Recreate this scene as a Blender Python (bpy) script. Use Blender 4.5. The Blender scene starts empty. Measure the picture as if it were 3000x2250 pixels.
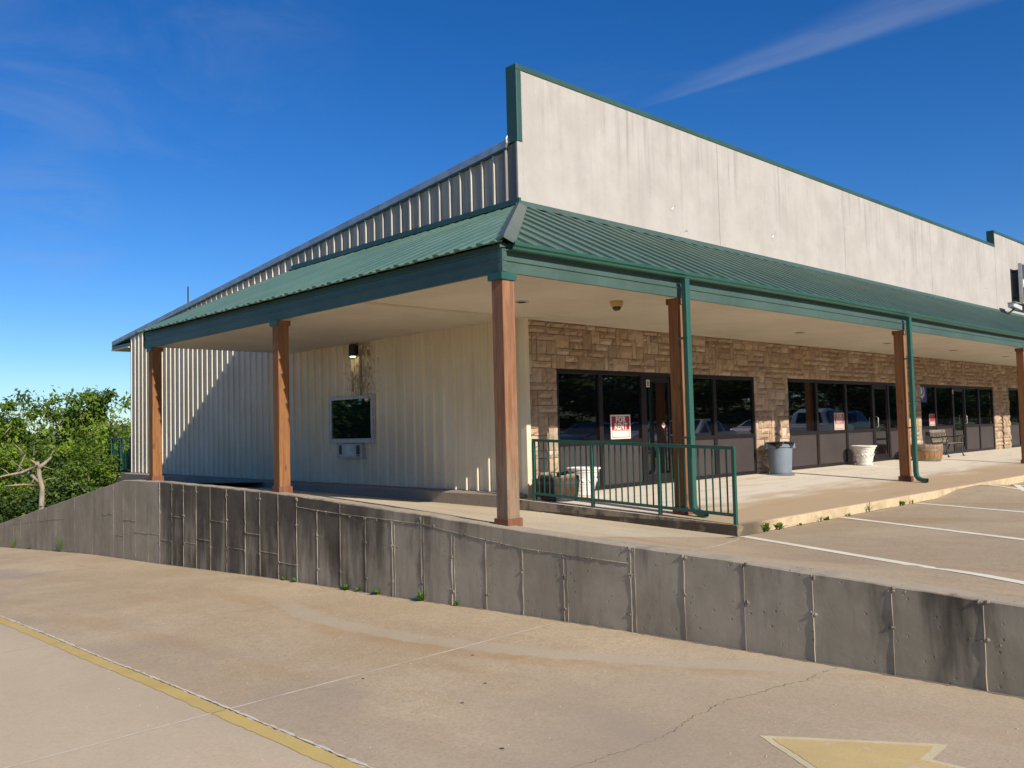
import bpy, bmesh, math, random
from mathutils import Vector, Matrix
random.seed(7)
C = bpy.context.scene.collection
R = math.radians
# ------------------------------------------------------------------ camera maths
F, YAW, PITCH, ROLL = 2537.0 / 3000, 0.80809, 0.05061, -0.02441
CAM = Vector((-10.1237, -10.3008, 1.1601))
FW = Vector((math.cos(PITCH) * math.cos(YAW), math.cos(PITCH) * math.sin(YAW), math.sin(PITCH)))
_r = Vector((math.sin(YAW), -math.cos(YAW), 0)); _u = _r.cross(FW)
RT = _r * math.cos(ROLL) + _u * math.sin(ROLL)
UP = _u * math.cos(ROLL) - _r * math.sin(ROLL)
def lerp(a, b, t): return a + (b - a) * t
def interp(x, pts):
    if x <= pts[0][0]: return pts[0][1]
    for (a, b), (c, d) in zip(pts, pts[1:]):
        if x <= c: return b + (d - b) * (x - a) / (c - a)
    return pts[-1][1]
def sstep(a, b, x):
    t = min(1, max(0, (x - a) / (b - a))); return t * t * (3 - 2 * t)

# ------------------------------------------------------------------ mesh helpers
class MB:
    def __init__(s): s.v = []; s.f = []; s.c = []; s.col = (1, 1, 1)
    def add(s, vs, fs, col=None):
        o = len(s.v); s.v += [tuple(p) for p in vs]; s.f += [tuple(i + o for i in f) for f in fs]
        s.c += [col or s.col] * len(vs)
    def quad(s, a, b, c, d, col=None): s.add([a, b, c, d], [(0, 1, 2, 3)], col)
    def box(s, x0, x1, y0, y1, z0, z1, col=None):
        s.add([(x0, y0, z0), (x1, y0, z0), (x1, y1, z0), (x0, y1, z0), (x0, y0, z1), (x1, y0, z1), (x1, y1, z1), (x0, y1, z1)],
              [(3, 2, 1, 0), (4, 5, 6, 7), (0, 1, 5, 4), (1, 2, 6, 5), (2, 3, 7, 6), (3, 0, 4, 7)], col)
    def hexa(s, p, col=None):
        s.add(p, [(3, 2, 1, 0), (4, 5, 6, 7), (0, 1, 5, 4), (1, 2, 6, 5), (2, 3, 7, 6), (3, 0, 4, 7)], col)
    def extrude(s, prof, fn, ts, close=True, caps=True):
        """prof: list of 2d points, fn(t, p) -> 3d point"""
        n = len(prof); vs = [fn(t, p) for t in ts for p in prof]; fs = []
        for k in range(len(ts) - 1):
            for i in range(n if close else n - 1):
                j = (i + 1) % n
                fs.append((k * n + i, k * n + j, (k + 1) * n + j, (k + 1) * n + i))
        if caps and close:
            fs.append(tuple(range(n - 1, -1, -1))); m = (len(ts) - 1) * n; fs.append(tuple(m + i for i in range(n)))
        s.add(vs, fs)
    def tube(s, pts, rad, n=6, col=None, caps=True):
        pts = [Vector(p) for p in pts]; rs = rad if isinstance(rad, (list, tuple)) else [rad] * len(pts)
        vs = []; fs = []; prev = None
        for i, p in enumerate(pts):
            d = (pts[min(i + 1, len(pts) - 1)] - pts[max(i - 1, 0)]).normalized()
            a = prev if prev else (Vector((0, 0, 1)) if abs(d.z) < .9 else Vector((1, 0, 0)))
            a = (a - d * a.dot(d)).normalized(); prev = a; b = d.cross(a)
            for k in range(n):
                t = 2 * math.pi * (k + .5) / n; vs.append(p + (a * math.cos(t) + b * math.sin(t)) * rs[i])
        for i in range(len(pts) - 1):
            for k in range(n):
                j = (k + 1) % n; fs.append((i * n + k, i * n + j, (i + 1) * n + j, (i + 1) * n + k))
        if caps: fs.append(tuple(range(n - 1, -1, -1))); m = (len(pts) - 1) * n; fs.append(tuple(m + k for k in range(n)))
        s.add(vs, fs, col)
    def lathe(s, prof, c=(0, 0, 0), n=28, fn=None):
        vs = []; fs = []
        for (r, z) in prof:
            for k in range(n):
                t = 2 * math.pi * k / n; rr = r * (fn(t, z) if fn else 1)
                vs.append((c[0] + rr * math.cos(t), c[1] + rr * math.sin(t), c[2] + z))
        for i in range(len(prof) - 1):
            for k in range(n):
                j = (k + 1) % n; fs.append((i * n + k, i * n + j, (i + 1) * n + j, (i + 1) * n + k))
        fs.append(tuple(range(n - 1, -1, -1))); m = (len(prof) - 1) * n; fs.append(tuple(m + k for k in range(n)))
        s.add(vs, fs)
    def sphere(s, c, r, n=8, m=5, sq=(1, 1, 1), col=None):
        vs = []; fs = []
        for i in range(m + 1):
            th = math.pi * i / m
            for k in range(n):
                ph = 2 * math.pi * k / n
                vs.append((c[0] + r * sq[0] * math.sin(th) * math.cos(ph), c[1] + r * sq[1] * math.sin(th) * math.sin(ph), c[2] + r * sq[2] * math.cos(th)))
        for i in range(m):
            for k in range(n):
                j = (k + 1) % n; fs.append((i * n + k, (i + 1) * n + k, (i + 1) * n + j, i * n + j))
        s.add(vs, fs, col)
    def build(s, name, mat, parent=None, smooth=False, bevel=0, seg=2, colors=False, fixn=True):
        me = bpy.data.meshes.new(name); me.from_pydata(s.v, [], s.f); me.update()
        if fixn:
            bm = bmesh.new(); bm.from_mesh(me)
            bmesh.ops.remove_doubles(bm, verts=bm.verts, dist=1e-5) if fixn == 'weld' else None
            bmesh.ops.recalc_face_normals(bm, faces=bm.faces); bm.to_mesh(me); bm.free()
        if colors:
            at = me.color_attributes.new('Col', 'FLOAT_COLOR', 'POINT')
            at.data.foreach_set('color', [x for c in s.c for x in (c[0], c[1], c[2], 1)])
        for p in me.polygons: p.use_smooth = smooth
        me.materials.append(mat); o = bpy.data.objects.new(name, me); C.objects.link(o)
        if parent: o.parent = parent
        if bevel:
            b = o.modifiers.new('Bevel', 'BEVEL'); b.width = bevel; b.segments = seg; b.limit_method = 'ANGLE'; b.angle_limit = R(35)
        return o
def tag(o, label=None, cat=None, group=None, kind=None):
    if label: o['label'] = label
    if cat: o['category'] = cat
    if group: o['group'] = group
    if kind: o['kind'] = kind
    return o
def empty(name, label, cat, loc=(0, 0, 0), rz=0, group=None):
    o = bpy.data.objects.new(name, None); o.empty_display_size = .2; C.objects.link(o)
    o.location = loc; o.rotation_euler = (0, 0, rz); return tag(o, label, cat, group)
def copy_tree(o, parent=None):
    c = o.copy(); C.objects.link(c)
    if parent: c.parent = parent
    for ch in list(o.children): copy_tree(ch, c)
    return c
def struct(name, mb, mat, **k): return tag(mb.build(name, mat, **k), kind='structure')
def text_mesh(mb, s, size, origin, ax, ay, depth, bold=0.0, align='CENTER'):
    """lettering as flat polygons with a little thickness, laid on the plane (ax, ay)"""
    cu = bpy.data.curves.new('lettering', 'FONT'); cu.body = s; cu.size = size; cu.align_x = align; cu.offset = bold; cu.extrude = depth
    cu.resolution_u = 3; cu.space_character = 1.06
    o = bpy.data.objects.new('lettering', cu); C.objects.link(o)
    dg = bpy.context.evaluated_depsgraph_get(); me = o.evaluated_get(dg).to_mesh()
    ax, ay = Vector(ax), Vector(ay); az = ax.cross(ay)
    vs = [Vector(origin) + ax * v.co.x + ay * v.co.y + az * v.co.z for v in me.vertices]
    mb.add(vs, [tuple(p.vertices) for p in me.polygons])
    o.evaluated_get(dg).to_mesh_clear(); bpy.data.objects.remove(o); bpy.data.curves.remove(cu)

# ------------------------------------------------------------------ materials
class NT:
    def __init__(s, name):
        s.m = bpy.data.materials.new(name); s.m.use_nodes = True; s.t = s.m.node_tree
        s.b = s.t.nodes['Principled BSDF']; s.out = s.t.nodes['Material Output']
        s.geo = s.t.nodes.new('ShaderNodeTexCoord'); s.co = s.geo.outputs['Object']
    def link(s, a, b): s.t.links.new(a, b)
    def put(s, sock, v):
        if hasattr(v, 'is_output') or isinstance(v, bpy.types.NodeSocket): s.link(v, sock)
        else: sock.default_value = v
    def math(s, op, a, b=0.0, c=None, clamp=False):
        n = s.t.nodes.new('ShaderNodeMath'); n.operation = op; n.use_clamp = clamp
        s.put(n.inputs[0], a); s.put(n.inputs[1], b)
        if c is not None: s.put(n.inputs[2], c)
        return n.outputs[0]
    def vec(s, scale=(1, 1, 1), loc=(0, 0, 0), rot=(0, 0, 0), src=None):
        n = s.t.nodes.new('ShaderNodeMapping'); s.link(src or s.co, n.inputs[0])
        n.inputs['Scale'].default_value = scale; n.inputs['Location'].default_value = loc; n.inputs['Rotation'].default_value = rot
        return n.outputs[0]
    def noise(s, scale, detail=4, rough=.55, v=None, dist=0):
        n = s.t.nodes.new('ShaderNodeTexNoise'); s.link(v or s.co, n.inputs['Vector'])
        n.inputs['Scale'].default_value = scale; n.inputs['Detail'].default_value = detail; n.inputs['Roughness'].default_value = rough
        n.inputs['Distortion'].default_value = dist
        return n.outputs['Fac']
    def vor(s, scale, v=None, feat='F1'):
        n = s.t.nodes.new('ShaderNodeTexVoronoi'); n.feature = feat; s.link(v or s.co, n.inputs['Vector']); n.inputs['Scale'].default_value = scale
        return n.outputs['Distance']
    def ramp(s, x, a, b, ca=0.0, cb=1.0):
        n = s.t.nodes.new('ShaderNodeMapRange'); n.interpolation_type = 'SMOOTHSTEP'; s.put(n.inputs[0], x)
        n.inputs[1].default_value = a; n.inputs[2].default_value = b; n.inputs[3].default_value = ca; n.inputs[4].default_value = cb
        return n.outputs[0]
    def mix(s, f, a, b, mode='MIX'):
        n = s.t.nodes.new('ShaderNodeMix'); n.data_type = 'RGBA'; n.blend_type = mode; n.clamp_factor = True
        s.put(n.inputs[0], f)
        for k, v in ((6, a), (7, b)):
            s.put(n.inputs[k], v if not isinstance(v, tuple) else (v[0], v[1], v[2], 1))
        return n.outputs[2]
    def xyz(s, src=None):
        n = s.t.nodes.new('ShaderNodeSeparateXYZ'); s.link(src or s.co, n.inputs[0]); return n.outputs
    def attr(s, name='Col'):
        n = s.t.nodes.new('ShaderNodeVertexColor'); n.layer_name = name; return n.outputs[0]
    def bump(s, h, strength=.3, dist=.01, prev=None):
        n = s.t.nodes.new('ShaderNodeBump'); n.inputs['Strength'].default_value = strength; n.inputs['Distance'].default_value = dist
        s.put(n.inputs['Height'], h)
        if prev: s.link(prev, n.inputs['Normal'])
        return n.outputs[0]
    def done(s, col, rough=.7, metal=0, bump=None, spec=None, coat=0):
        s.put(s.b.inputs['Base Color'], col if not isinstance(col, tuple) else (*col, 1)); s.put(s.b.inputs['Roughness'], rough)
        s.b.inputs['Metallic'].default_value = metal
        if spec is not None: s.b.inputs['Specular IOR Level'].default_value = spec
        if coat: s.b.inputs['Coat Weight'].default_value = coat; s.b.inputs['Coat Roughness'].default_value = .05
        if bump: s.link(bump, s.b.inputs['Normal'])
        return s.m
def simple(name, c, rough=.6, metal=0, var=.15, scale=6, bump=.0, spec=None, coat=0, stretch=(1, 1, 1)):
    n = NT(name); v = n.vec(stretch); f = n.noise(scale, 5, .6, v)
    col = n.mix(n.ramp(f, .3, .7), tuple(x * (1 - var) for x in c), tuple(min(1, x * (1 + var)) for x in c))
    b = n.bump(n.noise(scale * 6, 3, .6, v), bump, .01) if bump else None
    return n.done(col, rough, metal, b, spec, coat)

def mat_concrete(name, c1, c2, rust=.0, track=False, speck=.5):
    # mottled, sandy, with aggregate showing
    n = NT(name)
    big = n.noise(.35, 4, .6); mid = n.noise(1.6, 5, .62, n.vec((1, .55, 1))); fine = n.noise(38, 4, .7)
    col = n.mix(n.ramp(big, .32, .68), c1, c2)
    col = n.mix(n.math('MULTIPLY', n.ramp(mid, .45, .75), .35), col, tuple(x * .72 for x in c1))
    col = n.mix(n.math('MULTIPLY', n.ramp(n.noise(.9, 5, .6, n.vec((1.7, .35, 1), (4, 9, 0))), .52, .7), rust), col, (c1[0] * .86, c1[1] * .66, c1[2] * .46))
    col = n.mix(n.math('MULTIPLY', n.ramp(n.noise(11, 6, .72), .48, .7), speck * .6), col, tuple(x * .70 for x in c1))
    col = n.mix(n.math('MULTIPLY', n.ramp(n.noise(5, 5, .7, n.vec((1, .8, 1), (1, 7, 3))), .5, .72), .28), col, tuple(x * .72 for x in c1))
    col = n.mix(n.math('MULTIPLY', n.ramp(n.noise(26, 4, .75, n.vec((1, 1, 1), (6, 2, 1))), .55, .72), speck * .55), col, tuple(min(1, x * 1.35) for x in c2))
    col = n.mix(n.math('MULTIPLY', n.ramp(fine, .35, .75), speck * .9), col, tuple(x * .55 for x in c1))
    col = n.mix(n.math('MULTIPLY', n.ramp(n.noise(70, 2, .5), .66, .74), speck), col, tuple(min(1, x * 1.45) for x in c2))
    col = n.mix(n.math('MULTIPLY', n.ramp(n.noise(22, 2, .5, n.vec((1, 1, 1), (3, 1, 2))), .70, .76), .5), col, tuple(x * .4 for x in c1))
    if track:
        # pale track where run-off crosses the slab, a shallow curve in plan, with a rusty lower edge
        o = n.xyz(); yy = n.math('ADD', o[1], 2.6)
        dd = n.math('SUBTRACT', n.math('ADD', o[0], 4.93), n.math('MULTIPLY', n.math('MULTIPLY', yy, yy), .068))
        dd = n.math('ADD', dd, n.math('MULTIPLY', n.math('SUBTRACT', n.noise(2.5, 6, .68), .5), .22))
        ends = n.math('MULTIPLY', n.ramp(o[1], .6, -.6), n.ramp(n.noise(1.3, 3, .5), .25, .45, .6, 1))
        band = n.math('MULTIPLY', n.math('MULTIPLY', n.ramp(dd, -.17, -.13), n.ramp(dd, .10, .2, 1, 0)), ends)
        col = n.mix(n.math('MULTIPLY', band, .5), col, (c1[0] * 1.0, c1[1] * 1.14, c1[2] * 1.36))
        band2 = n.math('MULTIPLY', n.math('MULTIPLY', n.ramp(dd, -.50, -.22), n.ramp(dd, -.15, -.12, 1, 0)), n.ramp(o[1], -.8, -2.5))
        col = n.mix(n.math('MULTIPLY', n.math('MULTIPLY', band2, n.ramp(n.noise(3, 5, .65), .3, .7)), .7), col, (c1[0] * .88, c1[1] * .70, c1[2] * .48))
        col = n.mix(n.math('MULTIPLY', n.ramp(n.xyz()[0], -7.22, -7.26), .5), col, (.62, .50, .35))
        gz = n.math('MULTIPLY', n.ramp(n.math('ADD', n.xyz()[1], n.math('MULTIPLY', n.math('SUBTRACT', n.noise(.7, 4, .6), .5), 2.5)), -4.6, -6.6), n.ramp(n.xyz()[0], -7.3, -6.9))
        col = n.mix(n.math('MULTIPLY', gz, .4), col, (.42, .335, .245))
        # purplish grey, greasier strip near the yellow line and the arrow
        y = n.xyz()[0]
        g = n.math('MULTIPLY', n.ramp(n.noise(.5, 3, .5, n.vec((1, .5, 1), (2, 2, 0))), .42, .62), n.ramp(n.math('ABSOLUTE', n.math('ADD', y, 6.3)), 1.5, .4))
        col = n.mix(n.math('MULTIPLY', g, .6), col, (c1[0] * .68, c1[1] * .72, c1[2] * .92))
    b = n.bump(fine, .25, .006); b = n.bump(n.noise(120, 2, .6), .18, .004, b)
    return n.done(col, .88, 0, b, .3)
M = {}
M['drive'] = mat_concrete('driveway concrete', (.485, .360, .215), (.60, .462, .295), .3, True, .6)
M['lot'] = mat_concrete('parking lot concrete', (.43, .32, .20), (.53, .415, .27), .4)
M['curbwalk'] = mat_concrete('walkway concrete', (.54, .445, .30), (.64, .545, .385), .3)

def m_sidewalk():
    n = NT('sidewalk concrete'); y = n.xyz()[1]
    nz = n.noise(1.2, 5, .6, n.vec((.5, 1.6, 1)))
    t = n.math('ADD', y, n.math('MULTIPLY', n.math('SUBTRACT', nz, .5), 2.6))
    col = n.mix(n.ramp(t, -3.3, -2.1), (.46, .335, .20), (.68, .61, .49))
    col = n.mix(n.math('MULTIPLY', n.ramp(n.noise(2.0, 5, .65, n.vec((.4, 2.2, 1), (3, 1, 0))), .5, .7), .45), col, (.42, .34, .25))
    col = n.mix(n.math('MULTIPLY', n.ramp(n.noise(.8, 4, .6, n.vec((.5, 2, 1), (8, 3, 0))), .55, .75), .4), col, (.42, .24, .12))
    fine = n.noise(40, 4, .7); col = n.mix(n.math('MULTIPLY', n.ramp(fine, .4, .8), .25), col, (.25, .19, .13))
    # yellowed curb face with damp green-black stains
    z = n.xyz()[2]
    face = n.math('MULTIPLY', n.ramp(y, -4.149, -4.14, 1, 0), n.ramp(z, -.172, -.182))
    col = n.mix(face, col, n.mix(n.ramp(n.noise(3, 5, .65), .35, .65), (.56, .43, .27), (.38, .30, .175)))
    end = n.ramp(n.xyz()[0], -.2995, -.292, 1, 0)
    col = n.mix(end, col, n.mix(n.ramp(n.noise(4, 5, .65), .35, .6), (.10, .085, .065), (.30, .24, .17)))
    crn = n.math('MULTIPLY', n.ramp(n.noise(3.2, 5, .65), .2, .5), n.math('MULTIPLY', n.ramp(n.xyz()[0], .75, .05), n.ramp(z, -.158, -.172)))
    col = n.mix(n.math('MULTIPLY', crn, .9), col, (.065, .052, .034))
    return n.done(col, .88, 0, n.bump(fine, .3, .006), .3)
M['sidewalk'] = m_sidewalk()

def m_retwall():
    n = NT('weathered formed concrete'); o = n.xyz()
    st = n.attr()
    streak = n.noise(1, 5, .62, n.vec((1, 3.2, .55))); fine = n.noise(30, 4, .65); blot = n.noise(1.3, 5, .65)
    col = n.mix(n.ramp(blot, .3, .7), (.35, .295, .20), (.47, .40, .285))
    col = n.mix(n.math('MULTIPLY', n.ramp(streak, .45, .72), .42), col, (.19, .16, .115))
    col = n.mix(n.math('MULTIPLY', n.ramp(n.noise(1, 4, .6, n.vec((1, 6, .5), (0, 3, 1))), .56, .72), .3), col, (.42, .365, .295))
    sx = n.t.nodes.new('ShaderNodeSeparateColor'); n.link(st, sx.inputs[0])
    d = n.ramp(n.math('ADD', sx.outputs[0], n.math('MULTIPLY', n.math('SUBTRACT', streak, .5), 1.5)), .35, .95)
    col = n.mix(n.math('MULTIPLY', d, .88), col, n.mix(n.ramp(blot, .35, .65), (.045, .036, .026), (.10, .082, .06)))
    brown = n.ramp(n.math('ADD', sx.outputs[1], n.math('MULTIPLY', n.math('SUBTRACT', blot, .5), 1.3)), .4, .9)
    col = n.mix(n.math('MULTIPLY', brown, .7), col, (.15, .10, .055))
    top = sx.outputs[2]
    col = n.mix(n.math('MULTIPLY', top, n.ramp(n.noise(6, 5, .65), .3, .6)), col, n.mix(n.ramp(blot, .3, .7), (.45, .36, .25), (.30, .25, .19)))
    pit = n.math('MULTIPLY', n.ramp(n.vor(11), .14, .07), n.ramp(n.noise(2.3, 3), .40, .55))
    col = n.mix(n.math('MULTIPLY', pit, .5), col, (.05, .045, .04))
    b = n.bump(fine, .2, .006); b = n.bump(n.math('MULTIPLY', pit, -1.0), .6, .01, b); b = n.bump(n.noise(2.5, 3, .5), .12, .02, b)
    return n.done(col, .9, 0, b, .25)
M['retwall'] = m_retwall()

def m_siding():
    n = NT('cream painted steel siding'); o = n.xyz()
    col = n.mix(n.ramp(n.noise(.8, 4, .6), .3, .7), (.60, .52, .37), (.67, .60, .455))
    grime = n.noise(1, 4, .6, n.vec((1, 9, .25)))
    col = n.mix(n.math('MULTIPLY', n.ramp(grime, .5, .75), .3), col, (.40, .31, .18))
    # rust freckles running down below the wall lamp
    g = n.math('SUBTRACT', 1, n.math('DIVIDE', n.math('ABSOLUTE', n.math('SUBTRACT', o[1], 4.8)), .85), clamp=True)
    hz = n.math('MULTIPLY', n.ramp(o[2], 1.3, 2.1), n.ramp(o[2], 3.3, 3.2))
    fre = n.noise(1, 5, .72, n.vec((1, 26, 6))); 
    rust = n.ramp(n.math('ADD', fre, n.math('MULTIPLY', n.math('MULTIPLY', g, hz), .24)), .62, .72)
    rust = n.math('MULTIPLY', rust, n.ramp(n.math('MULTIPLY', g, hz), .02, .3))
    col = n.mix(n.math('MULTIPLY', rust, .7), col, (.13, .065, .025))
    fl = n.math('MULTIPLY', n.ramp(n.noise(1, 4, .7, n.vec((1, 30, 9), (0, 2, 5))), .70, .76), n.ramp(o[1], 7.5, 5.5))
    col = n.mix(n.math('MULTIPLY', fl, .6), col, (.22, .11, .04))
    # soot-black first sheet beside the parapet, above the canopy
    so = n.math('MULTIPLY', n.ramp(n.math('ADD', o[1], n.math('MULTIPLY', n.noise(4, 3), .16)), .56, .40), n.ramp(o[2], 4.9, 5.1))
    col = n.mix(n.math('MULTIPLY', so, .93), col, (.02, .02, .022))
    d2 = n.math('MULTIPLY', n.ramp(grime, .36, .55, .4, 1), n.math('MULTIPLY', n.ramp(o[2], 4.85, 5.0), n.ramp(o[1], 12, 2, .4, 1)))  # grime above the canopy, deepened to paint in shade on the flats
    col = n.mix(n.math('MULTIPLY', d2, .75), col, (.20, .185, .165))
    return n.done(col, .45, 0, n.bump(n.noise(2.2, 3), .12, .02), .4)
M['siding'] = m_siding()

def m_stucco():
    n = NT('stucco'); o = n.xyz()
    col = n.mix(n.ramp(n.noise(1.1, 5, .6), .3, .7), (.385, .35, .31), (.45, .412, .368))
    st = n.noise(1, 5, .62, n.vec((5.5, 1, .28)))
    st2 = n.noise(1, 4, .6, n.vec((1.1, 1, .25), (5, 0, 0)))
    up = n.ramp(o[2], 5.0, 7.2, .25, 1)
    col = n.mix(n.math('MULTIPLY', n.math('MULTIPLY', n.ramp(st, .44, .70), n.ramp(st2, .35, .65)), n.math('MULTIPLY', up, .78)), col, (.235, .215, .195))
    col = n.mix(n.math('MULTIPLY', n.ramp(n.noise(6, 5, .7), .5, .75), .3), col, (.32, .29, .26))
    return n.done(col, .92, 0, n.bump(n.noise(45, 4, .7), .4, .008), .2)
M['stucco'] = m_stucco()

def m_stone():
    n = NT('ledge stone veneer'); c = n.attr()
    f = n.noise(9, 5, .68); col = n.mix(n.math('MULTIPLY', n.ramp(f, .42, .72), .5), c, n.mix(1, c, (.55, .47, .40), 'MULTIPLY'))
    col = n.mix(n.math('MULTIPLY', n.ramp(n.noise(3.2, 4, .6), .55, .7), .3), col, (.47, .36, .24))
    b = n.bump(n.noise(16, 5, .7), .5, .03)
    return n.done(col, .9, 0, b, .2)
M['stone'] = m_stone()
M['mortar'] = simple('stone mortar', (.24, .17, .11), .95, bump=.3, scale=20)

def m_wood(name, c1, c2, weather=0):
    n = NT(name); v = n.vec((9, 9, .7)); g = n.noise(3.5, 6, .65, v, .6)
    col = n.mix(n.ramp(g, .3, .7), c1, c2)
    col = n.mix(n.math('MULTIPLY', n.ramp(n.noise(1, 3, .5, n.vec((34, 34, 1.2))), .45, .7), .4), col, tuple(x * .55 for x in c1))
    kn = n.ramp(n.vor(1.0, n.vec((6, 6, 2.2))), .16, .06)
    col = n.mix(n.math('MULTIPLY', kn, .6), col, tuple(x * .35 for x in c1))
    if weather:
        z = n.xyz()[2]
        w = n.ramp(n.math('ADD', z, n.math('MULTIPLY', n.math('SUBTRACT', n.noise(2.5, 5, .65, n.vec((3, 3, 1))), .5), 1.6)), 1.5, .3)
        col = n.mix(n.math('MULTIPLY', w, weather), col, n.mix(n.ramp(g, .3, .7), (.16, .11, .07), (.27, .20, .13)))
    return n.done(col, .75, 0, n.bump(g, .3, .012), .3)
M['wood'] = m_wood('stained cedar post', (.185, .074, .025), (.285, .13, .046))
M['wood_old'] = m_wood('weathered cedar post', (.20, .088, .042), (.30, .15, .077), .8)
M['wood_gold'] = m_wood('golden cedar post', (.23, .10, .038), (.33, .158, .064))
M['soffit'] = None
def m_soffit():
    n = NT('cream soffit board'); o = n.xyz()
    col = n.mix(n.ramp(n.noise(.9, 4, .6), .3, .7), (.55, .495, .405), (.63, .575, .48))
    col = n.mix(n.math('MULTIPLY', n.ramp(n.noise(1, 4, .65, n.vec((.6, 7, 1))), .5, .72), .22), col, (.42, .35, .25))
    ln = n.math('FRACT', n.math('MULTIPLY', o[1], 9.84)); gr = n.ramp(n.math('ABSOLUTE', n.math('SUBTRACT', ln, .5)), .05, .0)
    col = n.mix(n.math('MULTIPLY', gr, .35), col, (.32, .27, .2))
    return n.done(col, .6, 0, n.bump(n.math('MULTIPLY', gr, -1), .5, .01), .3)
M['soffit'] = m_soffit()
def m_green(name, c1, c2, chalk=.3, rough=.4):
    n = NT(name); f = n.noise(.9, 5, .65); col = n.mix(n.ramp(f, .3, .7), c1, c2)
    col = n.mix(n.math('MULTIPLY', n.ramp(n.noise(7, 5, .7), .5, .8), chalk), col, tuple(min(1, x * 1.6 + .03) for x in c2))
    col = n.mix(n.math('MULTIPLY', n.ramp(n.noise(2.2, 5, .7), .58, .75), .3), col, tuple(x * .55 for x in c1))
    return n.done(col, rough, 0, None, .45)
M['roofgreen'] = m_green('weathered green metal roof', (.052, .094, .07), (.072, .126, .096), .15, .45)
M['roofside'] = m_green('paler green metal roof', (.078, .145, .104), (.105, .182, .132), .2, .42)  # side canopy roof, a paler green than the front one
M['trimgreen'] = m_green('green painted trim', (.028, .070, .053), (.038, .092, .070), .12, .42)
M['fascia'] = m_green('faded green fascia', (.05, .088, .070), (.064, .11, .088), .22, .45)
M['gutter'] = m_green('green gutter enamel', (.022, .086, .064), (.029, .102, .076), .06, .33)
M['railgreen'] = m_green('green railing enamel', (.012, .075, .055), (.018, .09, .068), .08, .4)
M['galv'] = simple('galvanised trim', (.42, .42, .44), .42, .55, .2, 3)
M['bronze'] = simple('dark bronze aluminium', (.012, .009, .009), .42, 0, .15, 5, spec=.3)
M['panel'] = simple('brown kick panel', (.043, .033, .031), .55, 0, .12, 1.6, bump=.03)
M['alu'] = simple('aluminium', (.42, .42, .40), .4, .3, .15, 8)
M['black'] = simple('black plastic', (.012, .012, .013), .45)
M['dark'] = simple('dark backing', (.02, .018, .016), .8)
M['found'] = mat_concrete('foundation concrete', (.30, .25, .19), (.38, .32, .245), .1)
def m_glass(name, ior=2.1, tint=(.004, .004, .005)):
    n = NT(name); n.b.inputs['IOR'].default_value = ior
    return n.done(tint, .015, 0, n.bump(n.noise(.7, 2), .02, .02), .5)
M['glass'] = m_glass('dark storefront glass')
M['greenglass'] = m_glass('green tinted service window glass', 1.6, (.006, .016, .011))
def m_paint(name, c, wear=.35):
    n = NT(name)
    col = n.mix(n.ramp(n.noise(2.4, 5, .65), .3, .7), tuple(x * .88 for x in c), c)
    col = n.mix(n.math('MULTIPLY', n.ramp(n.noise(55, 4, .75), .52, .68), wear), col, (.45, .35, .24))
    col = n.mix(n.math('MULTIPLY', n.ramp(n.noise(9, 5, .7, n.vec((1, 1, 1), (2, 5, 1))), .58, .68), wear * 1.4), col, (.56, .47, .34))
    return n.done(col, .75, 0, n.bump(n.noise(40, 3, .7), .2, .004), .3)
M['yellow'] = m_paint('worn yellow paint', (.60, .43, .14), .45)
M['yellowarrow'] = m_paint('worn arrow yellow', (.62, .455, .19), .75)
M['yellowpale'] = m_paint('pale older yellow paint', (.66, .55, .33), .5)
M['white'] = m_paint('worn white paint', (.86, .80, .60), .06)
M['caulk'] = m_paint('pale joint caulk', (.70, .62, .50), .5)
M['crack'] = simple('crack', (.21, .155, .10), .95)
M['tar'] = simple('dark spot', (.06, .045, .04), .9)
def m_leaf(name, c1, c2, tr=.45):
    n = NT(name); c = n.mix(n.xyz(n.attr())[0], c1, c2)
    n.done(c, .55, 0, None, .25)
    t = n.t.nodes.new('ShaderNodeBsdfTranslucent'); n.link(n.mix(1, c, (1.5, 1.7, .6), 'MULTIPLY'), t.inputs[0])
    mx = n.t.nodes.new('ShaderNodeMixShader'); mx.inputs[0].default_value = tr
    n.link(n.b.outputs[0], mx.inputs[1]); n.link(t.outputs[0], mx.inputs[2]); n.link(mx.outputs[0], n.out.inputs[0]); return n.m
M['leaf'] = m_leaf('oak leaves', (.06, .11, .013), (.29, .39, .05))
M['leafdark'] = m_leaf('cedar foliage', (.035, .07, .015), (.12, .18, .035), .2)
M['leafpale'] = m_leaf('young olive leaves', (.14, .14, .05), (.27, .26, .11))
M['weed'] = m_leaf('weed leaves', (.07, .14, .02), (.16, .27, .05))
M['bark'] = simple('bark', (.13, .10, .075), .95, var=.4, scale=5, bump=.5, stretch=(3, 3, .6))
M['deadwood'] = simple('bleached dead wood', (.27, .22, .165), .9, var=.35, scale=5, bump=.4, stretch=(3, 3, .6))
M['grass'] = simple('rough grass ground', (.10, .12, .035), .95, var=.5, scale=.8, bump=.4)
M['soil'] = simple('leaf litter soil', (.12, .10, .05), .95, var=.4, scale=2, bump=.5)
def m_flat(name, c, rough=.5, **k): return simple(name, c, rough, var=.04, scale=3, **k)

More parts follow.
